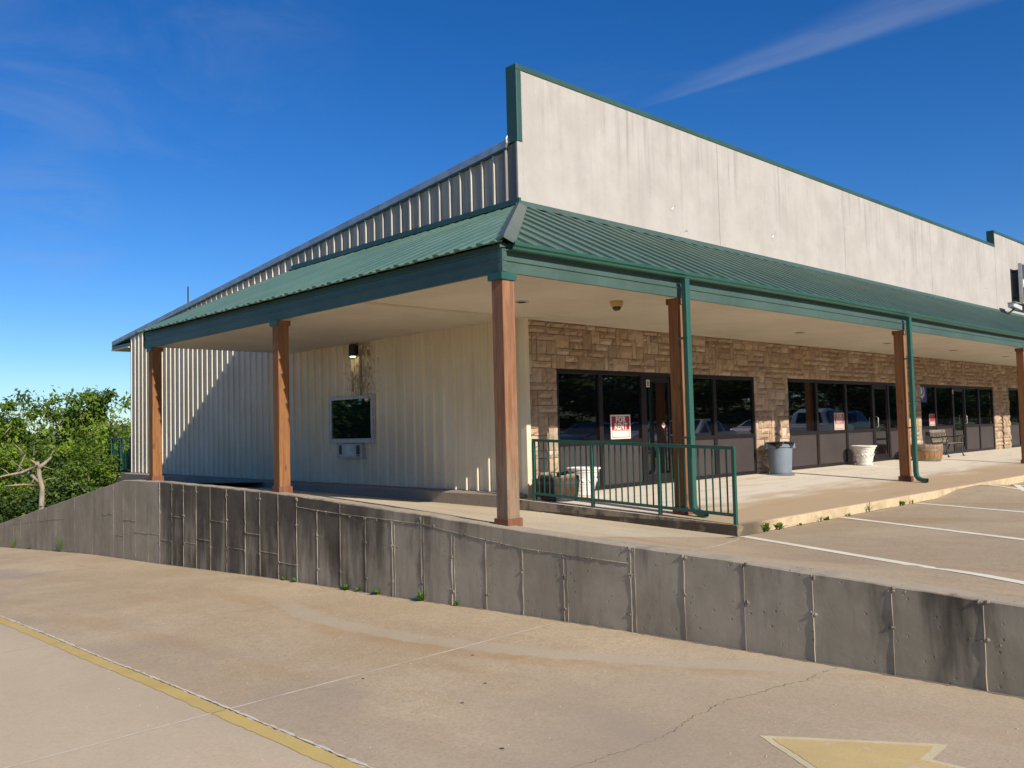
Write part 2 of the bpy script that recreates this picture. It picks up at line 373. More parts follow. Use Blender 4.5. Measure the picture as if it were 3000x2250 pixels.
# ------------------------------------------------------------------ heights of the place
WT = [(-30, -.21), (-20, -.20), (-8.36, -.143), (-6.12, -.045), (-3.47, .033), (-1.57, .115), (1.94, .236), (6.66, .29), (8.45, .27), (18.2, -1.231), (25, -2.28)]
ZD = [(-40, -.74), (-8.33, -.757), (-6.97, -.787), (-5.135, -.825), (-2.67, -.90), (-1.53, -.96), (1.97, -1.07), (6.68, -1.285), (10.35, -1.43), (18.2, -1.908), (26, -2.45), (40, -3.4)]
def walltop(y): return interp(y, WT)
def smooth(y, P): return sum(interp(y + d, P) for d in (-.8, -.4, 0, .4, .8)) / 5
def zd(y): return smooth(y, ZD)
def lot(x, y):
    zw = walltop(y) - .012; zl = interp(y, [(-30, -.15), (-8.4, -.14), (-4.15, -.31), (-.4, -.18), (9, -.1)])
    t = min(1, max(0, (x + 3.28) / (2.88 if y > -4.15 else lerp(2.88, 1.3, min(1, (-4.15 - y) / 1.5))))); z = lerp(zw, zl, t)
    if y < -4.1:      # the ramp that brings the lot up to the sidewalk beside the hatched bay
        z += .11 * sstep(6.2, 7.6, x) * (1 - sstep(8.6, 9.8, x)) * sstep(-6.0, -4.3, y)
    return z
XW = -3.483                    # outer face of the retaining wall
def gridmesh(xs, ys, zf):
    mb = MB(); n = len(ys); vs = [(x, y, zf(x, y)) for x in xs for y in ys]
    fs = [(i * n + j, (i + 1) * n + j, (i + 1) * n + j + 1, i * n + j + 1) for i in range(len(xs) - 1) for j in range(n - 1)]
    mb.add(vs, fs); return mb
def frange(a, b, s):
    n = max(1, round((b - a) / s)); return [a + (b - a) * i / n for i in range(n + 1)]
def hill(x, y):
    r = math.hypot(x, y)
    z = zd(min(y, 20)) - .2 - max(0, y - 20) * .16 if y > -40 else -.95
    z = max(z, -18)
    if x > -3.3 and y > 18.0: z = min(z, -2.2 - (y - 18) * .16); z = max(z, -18)
    if x > -3.6 and -40 < y < 18.05: z = -3 if y > -25 else -.9
    if r > 300: z += sstep(300, 1500, r) * (28 + 14 * math.sin(x * .004 + 1) * math.cos(y * .0031))
    return z
ax = [0, 3.2, 3.6, 6, 10, 14, 18, 20, 24, 30, 38, 48, 60, 80, 110, 150, 220, 300, 420, 600, 800, 1100, 1500, 2000, 2800, 4000]
ax = sorted(set([-a for a in ax] + ax))
struct('ground', gridmesh(ax, sorted(set(ax + [16, 18.1, -25, -40])), hill), M['grass'], smooth=True)
struct('driveway', gridmesh(frange(-60, -12, 4) + frange(-11, XW - .02 + .1, .5), frange(-40, -12, 2) + frange(-11.6, 30, .4), lambda x, y: zd(y)), M['drive'], smooth=True)
struct('walkway', gridmesh(frange(-3.29, -.22, .38), frange(-4.15, 8.6, .35), lot), M['curbwalk'], smooth=True)
struct('parking_lot', gridmesh(frange(-3.29, -.4, .36) + frange(.2, 14, .6) + frange(16, 80, 4), frange(-34, -10, 2) + frange(-9.5, -4.155, .35) , lot), M['lot'], smooth=True)
struct('path', gridmesh(frange(-3.29, .6, .6), frange(8.6, 17.6, .7), lambda x, y: walltop(y) - .14 - .05 * abs(x + 2)), M['soil'], smooth=True)
mb = MB(); mb.box(-40, 90, -46, -38, -.9, -.42); struct('road', mb, M['lot'])

# sidewalk slab: its top falls 4 % to the curb
mb = MB(); xs = frange(-.3, 42, .6)
mb.extrude([(0, -.6), (0, 0), (-4.10, -.164), (-4.135, -.168), (-4.15, -.185), (-4.16, -.6)], lambda t, p: (t, p[0], p[1]), xs)
sw = struct('sidewalk', mb, M['sidewalk'])

# ------------------------------------------------------------------ retaining wall
JY = [20.0, 19.4, 18.8, 18.2, 17.5, 16.8, 16.1, 15.3, 14.5, 13.8, 13.0, 12.3, 11.6, 11.0, 10.35, 9.7, 9.05, 8.45, 7.8, 7.14, 6.55, 5.97, 5.45, 4.9, 4.33, 3.70, 3.03, 2.53, 1.94, 1.38, .80, .19, -.43, -1.04, -1.65, -2.24, -2.85, -3.45, -4.06, -4.95, -5.57, -6.19, -6.82, -7.46, -8.1, -8.75, -9.4, -10, -10.6]
wall = empty('retaining_wall', 'long stained concrete retaining wall sloping down to the trees, below the posts', 'retaining wall')
rnd = random.Random(3)
mb = MB(); ys = frange(-16, 25, .25)
def stcol(y, h, top=0):
    d = interp(y, [(-16, .5), (-9, .58), (-8, .46), (-7, .22), (-4, .16), (-1.5, .30), (.5, .66), (2.5, .70), (6.3, .62), (6.75, .28), (7.5, .0), (25, .0)])
    if -9 < y < 6.7: d += .45 * (h ** 2) * interp(y, [(-9, .6), (-3, .35), (0, 1), (6.6, 1)])
    br = interp(y, [(-16, .6), (-8.8, .55), (-8.2, .35), (-7.8, 0), (25, 0)])
    return (max(0, d), br, top)
def bot(y): return zd(y) - .25
rows = [0, .25, .5, .75, 1]
vs = []; cs = []; fs = []; n = 9
edge = [rnd.uniform(-.006, .004) for _ in ys]
for k, y in enumerate(ys):
    zt = walltop(y) + edge[k]; zb = bot(y)
    for h in rows: vs.append((XW, y, lerp(zb, zt - .012, h))); cs.append(stcol(y, h))
    vs.append((XW + .014, y, zt)); cs.append(stcol(y, 1, 1))
    vs.append((XW + .11, y, zt + .002)); cs.append((.0, 0, 1))
    vs.append((XW + .215, y, zt)); cs.append((.0, 0, 1))
    vs.append((XW + .215, y, zb)); cs.append((0, 0, 0))
for k in range(len(ys) - 1):
    for i in range(n - 1): fs.append((k * n + i, (k + 1) * n + i, (k + 1) * n + i + 1, k * n + i + 1))
fs.append(tuple(range(n))); m = (len(ys) - 1) * n; fs.append(tuple(m + i for i in range(n)))
mb.v, mb.f, mb.c = vs, fs, cs
mb.build('wall_face', M['retwall'], wall, colors=True)
# form seams: fins of squeezed-out concrete and tie knots
fin = MB(); fin.col = (.62, 0, .0)
def ridge(p, q, w=.012, h=.011):
    p, q = Vector(p), Vector(q); L = (q - p).length; nseg = max(2, int(L / .09)); d = (q - p).normalized(); s = Vector((0, -d.z, d.y)) * w
    pr = []
    for i in range(nseg + 1):
        c = p + (q - p) * (i / nseg) + Vector((0, rnd.uniform(-.003, .003), 0)); hh = h * rnd.uniform(.35, 1.15); ww = rnd.uniform(.45, 1)
        pr.append((c + s * ww, c + Vector((-hh, 0, 0)), c - s * ww))
    vs = [v for t in pr for v in t]; fs = []
    for i in range(nseg): fs += [(3 * i, 3 * i + 1, 3 * i + 4, 3 * i + 3), (3 * i + 1, 3 * i + 2, 3 * i + 5, 3 * i + 4)]
    fin.add(vs, fs)
def knot(y, z, big=1):
    for _ in range(4):
        fin.sphere((XW + .003, y + rnd.uniform(-.03, .03) * big, z + rnd.uniform(-.018, .018) * big), rnd.uniform(.010, .02) * big, 6, 4, (.8, 1.2, .9))
    if rnd.random() < .7: fin.sphere((XW + .003, y - .10 * big, z - .01), .012 * big, 6, 4, (.5, 1, 1))
    if rnd.random() < .4: fin.sphere((XW + .003, y + .10 * big, z + .005), .012 * big, 6, 4, (.5, 1, 1))
for i, y in enumerate(JY):
    zt, zb = walltop(y) - .012, zd(y)
    if y > 17: zt2 = zt
    top = zt if not (-4.94 < y < 1.3) or y in (.19, -1.65) else interp(y, [(-4.955, -.176), (-3.46, -.155), (-1.6, .0), (1.38, .06)])
    ridge((XW, y, zb), (XW, y, top), .0045 if y < 7 else .0035, .0075 if y < 7 else .0035)
    if -5 < y < -1 and rnd.random() < .4: ridge((XW, y - .05, zb), (XW, y - .05, top), .005, .005)
    for h in ((.28, .62, .92) if y > 2 else (.2, .66, .97) if y > -5 else (.55, .98)):
        z = lerp(zb, top, h)
        if rnd.random() < .85: knot(y, z, .6 if y > 7 else 1)
    if y > 1.5 and y < 10 and i + 1 < len(JY) and rnd.random() < .85:
        h = rnd.choice((.66, .6, .36, .3, .2, .5)); y2 = JY[i + 1]
        ridge((XW, y, lerp(zb, zt, h)), (XW, y2, lerp(zd(y2), walltop(y2), h - .01)), .007, .008)
hl = [(1.38, .06), (.8, .035), (.19, .02), (-.43, .01), (-1.04, .005), (-1.65, -.005), (-2.24, -.06), (-2.85, -.11), (-3.46, -.155), (-4.2, -.17), (-4.955, -.18)]
for a, b in zip(hl, hl[1:]):
    ridge((XW, a[0], a[1]), (XW, b[0], b[1]), .006, .009)
    if a[0] < 1: knot(a[0] - .25, a[1] - .02, .9)
ridge((XW, 16.9, -1.18), (XW, 12.3, -.75), .006, .006)
fin.build('form_seams', M['retwall'], wall, colors=True)

# ------------------------------------------------------------------ building
B = empty('retail_building', 'cream metal and stone strip mall with green canopy and tall stucco parapet', 'building')
XE = 40.0                              # far end, out of frame
ZR = lambda y: 6.085 - .0946 * (y - .3) # top of the rake trim along the side wall
LY = 17.6
# --- ribbed side wall
mb = MB(); prof = []
y = .036
while y < LY - .3:
    prof += [(y, 0), (y + .226, 0), (y + .240, -.046), (y + .272, -.046)]; y += .302
prof += [(LY, 0)]
vs = []; fs = []
for (yy, xx) in prof: vs += [(xx, yy, .075), (xx, yy, ZR(yy) - .1)]
for i in range(len(prof) - 1): fs.append((2 * i, 2 * i + 2, 2 * i + 3, 2 * i + 1))
mb.add(vs, fs)
# screw heads in rows on the siding
for zz in (.25, 1.75, 2.35):
    y = .06 + .11
    while y < 16:
        for dy in (-.06, .06): mb.sphere((-.002, y + dy, zz), .007, 5, 3)
        y += .302
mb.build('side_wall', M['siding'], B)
mb = MB(); mb.box(-.012, .0, LY - .04, LY + .03, .08, ZR(LY) - .1); mb.box(-.03, .0, .061, LY, .068, .0745)
mb.build('base_trim', M['galv'], B)
# shell behind: back wall, far wall, roof
mb = MB(); mb.box(.02, XE, LY - .2, LY, -2.4, 4.2); mb.box(XE - .2, XE, .3, LY - .2, -1, 4.3); mb.box(.02, .2, .3, LY - .25, -2.4, 4.2)
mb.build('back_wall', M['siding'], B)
mb = MB(); zf = lambda y: ZR(y) - .03
mb.hexa([(-.001, .24, zf(.24) - .12), (XE, .24, zf(.24) - .12), (XE, 19.1, zf(19.1) - .12), (-.001, 19.1, zf(19.1) - .12), (-.001, .24, zf(.24)), (XE, .24, zf(.24)), (XE, 19.1, zf(19.1)), (-.001, 19.1, zf(19.1))])
mb.build('roof', M['galv'], B)
# rake trim: galvanised upper strip over a dark green lower strip
mb = MB()
mb.extrude([(-.066, -.012), (-.055, .0), (-.002, .0), (-.002, -.135), (-.060, -.135)], lambda t, p: (p[0], t, ZR(t) + p[1]), [.25, 6.3, 12.4, 19.15])
mb.build('rake_trim', M['galv'], B, bevel=.004)
mb = MB(); mb.extrude([(-.056, -.137), (-.002, -.137), (-.002, -.172), (-.052, -.172)], lambda t, p: (p[0], t, ZR(t) + p[1]), [.26, 10, 19.12])
mb.box(-.06, 8, 19.105, 19.15, ZR(19.1) - .30, ZR(19.1) - .14); mb.box(-.05, -.004, LY + .05, 19.10, ZR(19.1) - .32, ZR(19.1) - .175)
mb.build('rake_flashing', M['trimgreen'], B)
mb = MB(); mb.box(-.1, 8, LY + .02, 19.1, ZR(19.1) - .325, ZR(19.1) - .30); mb.build('back_soffit', M['soffit'], B)
# bent end of the trim by the parapet
mb = MB(); mb.tube([(-.05, .25, 5.95), (-.06, .22, 6.02), (-.05, .235, 6.09), (-.04, .22, 6.15)], [.02, .03, .02, .006], 6); mb.build('bent_flashing_end', M['galv'], B)
# foundation ledge
mb = MB(); mb.hexa([(-.235, -.06, -.6), (.0, -.06, -.6), (.0, LY, -2.6), (-.235, LY, -2.6), (-.235, -.06, .045), (-.001, -.06, .066), (-.001, LY, .066), (-.235, LY, .045)])
mb.build('foundation_ledge', M['found'], B, bevel=.015)
# corner trim
mb = MB(); mb.box(-.05, .05, -.085, .055, -.015, 2.998); mb.box(.05, .062, -.075, -.05, -.012, 2.998); mb.build('corner_trim', M['siding'], B, bevel=.006)

# --- storefront openings
ZT = 2.169
SF = [(.778, 7.226, [1.95, 3.19, 4.15, 5.65], 1), (8.708, 15.15, [10.15, 11.73, 13.34, 14.33], 2), (16.57, 22.98, [17.78, 19.2, 20.24, 21.57], 1), (24.61, 31.05, [25.8, 27.1, 28.1, 29.5], 1), (32.55, 39.0, [33.9, 35.3, 36.9, 37.9], 2)]
# --- stone veneer
cols = []
xb = [.062]
for a, b, *_ in SF: xb += [a, b]
xb.append(XE)
for a, b in zip(xb, xb[1:]):
    k = max(1, round((b - a) / .118)); cols += [a + (b - a) * i / k for i in range(k)]
cols.append(XE)
rowz = [-.01 + (ZT + .01) * i / 17 for i in range(17)] + [ZT + (3.0 - ZT) * i / 7 for i in range(8)]
nc, nr = len(cols) - 1, len(rowz) - 1
def isopen(i, j):
    x = (cols[i] + cols[i + 1]) / 2
    return j < 17 and any(a < x < b for a, b, *_ in SF)
occ = [[isopen(i, j) for j in range(nr)] for i in range(nc)]
mb = MB(); rs = random.Random(11)
SHP = [(4, 2), (3, 2), (3, 2), (2, 2), (2, 2), (3, 1), (3, 1), (4, 1), (1, 3), (1, 2), (2, 1), (2, 1), (2, 3)]
PAL = [(.40, .295, .195), (.37, .265, .175), (.43, .325, .225), (.345, .245, .165), (.415, .315, .23), (.46, .36, .27), (.38, .285, .195), (.41, .30, .195)]
def stone(x0, x1, z0, z1):
    g = .008; x0 += g; x1 -= g; z0 += g; z1 -= g
    c = rs.choice(PAL); k = rs.uniform(.88, 1.18); low = 1.0
    if z1 < ZT and z0 < 1.35: low = 1.6
    col = tuple(min(1, v * k) for v in c)
    d = -.026 - rs.uniform(0, .014) * low; b = .022; w, h = x1 - x0, z1 - z0; j = lambda a: rs.uniform(-a, a)
    nx = max(2, round(w / .09)); nz = max(2, round(h / .09)); vs = []; fs = []
    for ix in range(nx + 1):
        for iz in range(nz + 1):
            eg = ix in (0, nx) or iz in (0, nz)
            px = x0 + w * ix / nx + j(.006); pz = z0 + h * iz / nz + j(.006)
            if eg: vs.append((px, d * .45 + j(.004), pz))
            else: vs.append((px, d - .012 * low + j(.008 * low), pz))
    # chamfer: a ring standing a little proud inside the outline
    st = nz + 1
    for ix in range(nx):
        for iz in range(nz): fs.append((ix * st + iz, (ix + 1) * st + iz, (ix + 1) * st + iz + 1, ix * st + iz + 1))
    # skirt back to the mortar
    ring = [i * st for i in range(nx + 1)] + [nx * st + k2 for k2 in range(1, nz + 1)] + [i * st + nz for i in range(nx - 1, -1, -1)] + [k2 for k2 in range(nz - 1, 0, -1)]
    o = len(vs)
    for r_ in ring: vs.append((vs[r_][0], .01, vs[r_][2]))
    for a in range(len(ring)):
        b2 = (a + 1) % len(ring); fs.append((ring[a], ring[b2], o + b2, o + a))
    mb.add(vs, fs, col)
order = [(i, j) for i in range(nc) for j in range(nr)]; rs.shuffle(order)
for pas in (0, 1):
    for (i, j) in order:
        if occ[i][j]: continue
        shapes = SHP[:]; rs.shuffle(shapes)
        if pas == 0: shapes = [s_ for s_ in shapes if s_[0] * s_[1] >= 3][:3]
        else: shapes = shapes + [(1, 1)]
        for (w, h) in shapes:
            if i + w > nc or j + h > nr: continue
            if any(occ[a][b_] for a in range(i, i + w) for b_ in range(j, j + h)): continue
            # stay on one side of an opening's edge line
            if j < 17 <= j + h - 1 and rs.random() < .3: continue
            for a in range(i, i + w):
                for b_ in range(j, j + h): occ[a][b_] = True
            stone(cols[i], cols[i + w], rowz[j], rowz[j + h]); break
sv = mb.build('stone_veneer', M['stone'], B, colors=True)
mb = MB()
for a, b in zip([.05] + [s[1] for s in SF], [s[0] for s in SF] + [XE]): mb.box(a, b, -.004, .14, -.3, ZT)
mb.box(.05, XE, -.004, .14, ZT, 3.05); mb.build('mortar_bed', M['mortar'], B)
# --- storefronts
ZS0, ZS1 = .82, .90
for si, (a, b, mull, kind) in enumerate(SF):
    fr = MB(); fw = .06
    fr.box(a, a + fw, .0, .10, .0, ZT); fr.box(b - fw, b, .0, .10, .0, ZT)
    fr.box(a + fw, b - fw, .0, .10, ZT - .075, ZT); fr.box(a + fw, b - fw, .0, .10, -.01, .075)
    xs = [a + fw / 2] + mull + [b - fw / 2]
    door = 1 if kind == 1 else 3
    doori = 2 if kind == 1 else 3
    for k, x in enumerate(mull): fr.box(x - .055, x + .055, -.004, .10, .072, ZT - .072)
    for k in range(5):
        if k == doori: continue
        l = a + fw if k == 0 else mull[k - 1] + .055; r = b - fw if k == 4 else mull[k] - .055
        fr.box(l, r, .002, .10, ZS0, ZS1)
    sf = fr.build('storefront', M['bronze'], B, bevel=.004)
    tag(sf, ['storefront with unit number on its door post, behind the green railing', 'storefront behind the trash can and white urn', 'storefront behind the bench', 'storefront past the last stone pier', None][si])
    for k in range(5):
        l = (a + fw if k == 0 else mull[k - 1] + .055); r = (b - fw if k == 4 else mull[k] - .055)
        if k == doori:
            dm = MB(); dm.box(l + .01, l + .075, .012, .07, .02, ZT - .085); dm.box(r - .075, r - .01, .012, .07, .02, ZT - .085)
            dm.box(l + .075, r - .075, .012, .07, ZT - .18, ZT - .085); dm.box(l + .075, r - .075, .012, .07, .02, .20)
            dm.build('door', M['bronze'], sf, bevel=.003)
            g = MB(); g.box(l + .07, r - .07, .035, .045, .19, ZT - .17); g.build('door_pane', M['glass'], sf)
            hx = r - .04 if kind == 1 else l + .04; sgn = -1 if kind == 1 else 1
            hm = MB(); hm.tube([(hx, .01, 1.22), (hx, -.06, 1.22), (hx, -.075, 1.19), (hx, -.075, .97), (hx, -.06, .94), (hx, .01, .94)], .013, 8); hm.build('door_handle', M['alu'], sf, smooth=True)
        else:
            g = MB(); g.box(l - .005, r + .005, .04, .05, ZS1 - .01, ZT - .065); g.build('window_pane', M['glass'], sf)
            g = MB(); g.box(l - .004, r + .004, .022, .06, .07, ZS0 + .01); g.build('kick_panel', M['panel'], sf)
# --- canopy roofs
EX, EY, EZ, WZ = -3.43, -3.22, 3.30, 4.92
def roofstrip(mb, along, lo, hi, swap):
    pass
mb = MB(); rib = .406; x = EX; br = []
k = 0
while x < XE:
    br += [(x, 0), (x + rib - .130, 0), (x + rib - .122, .030), (x + rib - .02, .030)]; x += rib
vs = []; fs = []
nrm = Vector((0, -(WZ - EZ), -EY)).normalized()
for (xx, h) in br:
    yt = min(0, xx * EY / EX); zt = 3.226 + (WZ - .02 - 3.226) * (yt - EY) / (0 - EY)
    for yy, zz in ((-3.15, 3.262), (max(yt, -3.149), zt)):
        p = Vector((xx, yy, zz)) + nrm * h; vs.append(p)
    p = Vector((xx, -3.15, 3.262)) + nrm * (-.012); vs.append(p)
for i in range(len(br) - 1): fs += [(3 * i, 3 * i + 3, 3 * i + 4, 3 * i + 1), (3 * i, 3 * i + 2, 3 * i + 5, 3 * i + 3)]
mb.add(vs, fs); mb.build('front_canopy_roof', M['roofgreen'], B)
mb = MB(); YC = 7.62; br = []; y = EY
while y < YC - .1:
    br += [(y, 0, 0), (y + .085, 0, .25), (y + .12, .02, .3), (y + .165, .02, .4), (y + .2, 0, .5), (y + .285, 0, .75), (y + .32, .02, .8), (y + .366, .024, .95), (y + rib - .006, .024, 1)]; y += rib
vs = []; fs = []; nrm = Vector((-(WZ - EZ), 0, -EX)).normalized()
rr = random.Random(2)
for (yy, h, sw_k) in br:
    xt = min(0, yy * EX / EY) if yy < 0 else 0; zt = EZ + (WZ - EZ) * (xt - EX) / (0 - EX)
    jo = -.035 * sw_k
    for xx, zz in ((EX - .03 + jo, EZ - .015), (xt, zt)): vs.append(Vector((xx, yy, zz)) + nrm * h)
    vs.append(Vector((EX - .03 + jo, yy, EZ - .015)) + nrm * (-.012))
for i in range(len(br) - 1): fs += [(3 * i, 3 * i + 1, 3 * i + 4, 3 * i + 3), (3 * i, 3 * i + 3, 3 * i + 5, 3 * i + 2)]
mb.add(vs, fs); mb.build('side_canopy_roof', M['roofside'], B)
# hip cap
mb = MB(); d = Vector((EX, EY, EZ)) - Vector((0, 0, WZ)); e1 = Vector((0, 0, WZ + .05)); e0 = Vector((EX - .02, EY - .02, EZ + .04))
def onside(t, w): # point on side roof, offset w from the hip
    p = e1.lerp(e0, t); return p + Vector((0, w, -.02 - .025))
def onfront(t, w): p = e1.lerp(e0, t); return p + Vector((w, 0, -.02 - .025))
ts = [.02, .35, .68, 1.0]
for t0, t1 in zip(ts, ts[1:]):
    for fn in (onside, onfront):
        w = .19
        a, b = e1.lerp(e0, t0), e1.lerp(e0, t1); lift = Vector((0, 0, .006 * t1))
        c, dd = fn(t1, w), fn(t0, w); mb.add([a + lift, b + lift, c + lift, dd + lift, a - Vector((0, 0, .02)), b - Vector((0, 0, .02)), c - Vector((0, 0, .03)), dd - Vector((0, 0, .03))],
              [(0, 1, 2, 3), (7, 6, 5, 4), (1, 5, 6, 2), (2, 6, 7, 3)])
mb.build('hip_cap', m_green('grey green hip cap', (.066, .092, .072), (.085, .115, .09), .2, .45), B)
# flashing where the canopy meets the walls
mb = MB()
mb.extrude([(.0, 4.99), (-.03, 4.987), (-.046, 4.898), (-.13, 4.872), (-.13, 4.862), (.0, 4.88)], lambda t, p: (t, p[0], p[1]), [-.04, 12, 26, XE])
mb.build('front_roof_flashing', M['fascia'], B)
mb = MB()
mb.extrude([(-.0, 5.03), (-.045, 5.03), (-.055, 4.945), (-.13, 4.915), (-.13, 4.90), (.0, 4.90)], lambda t, p: (p[0], t, p[1]), [-.04, 3.5, YC - .1])
mb.build('side_roof_flashing', M['trimgreen'], B)
# fascia: two-step bent metal
mb = MB(); FX, FY = -3.363, -3.11
pf = [(.01, 3.285), (-.004, 3.285), (-.008, 3.222), (-.026, 3.218), (-.026, 3.206), (-.002, 3.203), (-.002, 3.100), (-.026, 3.096), (-.026, 3.086), (-.010, 3.078), (-.004, 2.955), (.02, 2.95), (.04, 2.955), (.04, 3.285)]
mb.extrude(pf, lambda t, p: (t, FY + p[0], p[1]), [FX - .004, 4, 12, 20, 30, XE]); mb.build('front_fascia', M['fascia'], B)
mb = MB(); mb.extrude(pf, lambda t, p: (FX + p[0], t, p[1]), [FY - .004, 0, 4, YC]); mb.build('side_fascia', m_green('bluish green side fascia', (.034, .08, .066), (.048, .104, .085), .15, .45), B)
mb = MB()
mb.box(FX - .016, FX - .002, FY - .02, FY + .05, 2.96, 3.29); mb.box(FX + .0, FX + .05, FY - .02, FY - .012, 2.96, 3.29)
for z in (3.03, 3.12, 3.2): mb.sphere((FX + .028, FY - .021, z), .008, 6, 4)
mb.build('corner_fascia_strip', M['fascia'], B)
# triangular closure at the back end of the canopy
mb = MB(); mb.add([(EX + .05, YC - .02, 3.0), (0, YC - .02, 3.0), (0, YC - .02, WZ), (EX + .05, YC - .02, EZ), (EX + .05, YC + .02, 3.0), (0, YC + .02, 3.0), (0, YC + .02, WZ), (EX + .05, YC + .02, EZ)],
       [(0, 1, 2, 3), (7, 6, 5, 4), (0, 4, 5, 1), (1, 5, 6, 2), (2, 6, 7, 3), (3, 7, 4, 0)]); mb.build('canopy_end_panel', M['trimgreen'], B)
# soffit
mb = MB(); mb.box(FX + .04, XE, FY + .04, .12, 3.0, 3.03); mb.box(FX + .04, .05, .122, YC - .03, 3.001, 3.03); mb.build('soffit', M['soffit'], B)
mb = MB(); mb.box(-3.30, -.02, .115, .135, 2.993, 2.9995); mb.build('soffit_seam', M['soffit'], B)
mb = MB(); mb.box(-3.3, XE, -.075, -.055, 2.972, 2.9985); mb.build('soffit_edge_strip', M['soffit'], B)
# recessed lights in the soffit
for x, y in ((-1.31, -1.33), (6.65, -1.47), (11.07, -1.42), (15.14, -1.51), (19.49, -1.51), (23.6, -1.51)):
    mb = MB(); mb.lathe([(.10, -.012), (.10, -.001), (.07, -.001), (.066, -.012)], (x, y, 3.0), 20); l = mb.build('recessed_light', M['alu'], B, smooth=True)
    mb = MB(); mb.lathe([(.066, -.004), (.0, -.003)], (x, y, 3.0), 16); mb.build('recess', M['dark'], l)
# gutter
mb = MB(); gp = [(-.002, 3.30), (-.002, 3.212), (-.080, 3.212), (-.096, 3.225), (-.102, 3.245), (-.128, 3.262), (-.133, 3.30), (-.118, 3.305), (-.118, 3.297), (-.122, 3.272), (-.092, 3.252), (-.075, 3.222), (-.014, 3.222), (-.014, 3.30)]
mb.extrude(gp, lambda t, p: (t, FY - .02 + p[0], p[1] + .012 * math.sin(t * .35)), frange(FX + .07, XE, 1.2)); mb.build('gutter', M['gutter'], B)
# stucco parapet in 6 m panels, a higher section from x = 24
ZP = 7.25
mb = MB(); xs = [.10, 6.07, 12.04, 17.96, 23.94]
mb.box(-.025, .105, -.004, .035, 4.975, 6.01)
for a, b in zip(xs, xs[1:]): mb.box(a + .005, b - .005, -.006, .2, 4.975, ZP)
mb.box(23.95, 31, -.006, .2, 4.975, 7.77); mb.box(31.01, XE, -.006, .2, 4.975, 7.77)
mb.build('parapet', M['stucco'], B)
mb = MB(); mb.box(.02, XE, .004, .19, 4.98, ZP - .03); mb.build('parapet_core', M['dark'], B)
mb = MB(); mb.box(-.03, 23.96, -.022, .235, ZP, 7.345); mb.box(23.93, XE, -.022, .235, 7.77, 7.865)
mb.box(-.03, .085, -.020, .234, 6.012, ZP - .001); mb.box(23.928, 23.96, -.018, .234, ZP + .096, 7.77)
mb.build('parapet_coping', M['trimgreen'], B, bevel=.004)
mb = MB(); mb.box(.087, .104, -.012, .1, 6.02, ZP - .002); mb.build('parapet_edge_bead', M['alu'], B)
# dark vent strip on the side wall above the flashing, loose cable ends on the stucco
for (x, z) in ((4.33, 5.52), (4.75, 5.13), (8.3, 5.48), (22.7, 5.55)):
    mb = MB(); mb.tube([(x, -.004, z), (x + .05, -.02, z + .05), (x + .11, -.02, z + .08), (x + .15, -.02, z + .12)] if x != 4.75 and x < 20 else [(x, -.004, z), (x + .04, -.03, z + .03), (x + .1, -.01, z + .01)], .005, 5)
    mb.sphere((x, -.008, z - .01), .014, 6, 4); mb.build('cable_stub', M['galv'], B)
# --- service window in the side wall
w = MB(); y0, y1, z0, z1 = 4.30, 5.90, .93, 1.90
w.box(-.095, .01, y0, y0 + .06, z0, z1); w.box(-.095, .01, y1 - .06, y1, z0, z1); w.box(-.098, .01, y0 + .06, y1 - .06, z1 - .065, z1); w.box(-.11, .01, y0 + .06, y1 - .06, z0, z0 + .09)
w.box(-.06, .012, y0 - .04, y0, z0 - .02, z1 + .02)
sw_ = w.build('service_window', M['alu'], B, bevel=.004)
tag(sw_, 'aluminium framed service window with green tinted glass and a transaction drawer')
w = MB(); w.box(-.07, -.052, y0 + .055, y1 - .055, z0 + .085, z1 - .06); w.build('window_pane', M['greenglass'], sw_)
w = MB(); w.box(-.10, .01, 4.70, 5.56, .64, .905); w.box(-.115, .0, 4.66, 5.60, .615, .64); w.build('transaction_drawer', M['alu'], sw_, bevel=.006)
w = MB(); w.box(-.104, -.101, 4.96, 5.36, .655, .90); w.build('drawer_door', simple('pale steel', (.50, .52, .50), .35, .3), sw_)
for ya, yb in ((4.76, 4.88), (5.43, 5.53)):
    w = MB(); w.box(-.1045, -.101, ya, yb, .69, .88); w.build('speaker_grille', M['black'], sw_)
w = MB(); w.box(-.1045, -.101, 4.76, 4.87, .655, .675); w.build('drawer_slot', M['black'], sw_)
w = MB(); w.tube([(-.075, 4.36, 1.83), (-.12, 4.40, 1.82)], .012, 6); w.sphere((-.14, 4.42, 1.81), .06, 10, 7, (.7, 1, 1)); w.build('spot_mirror', simple('dull chrome', (.55, .42, .33), .3, .7), sw_, smooth=True)
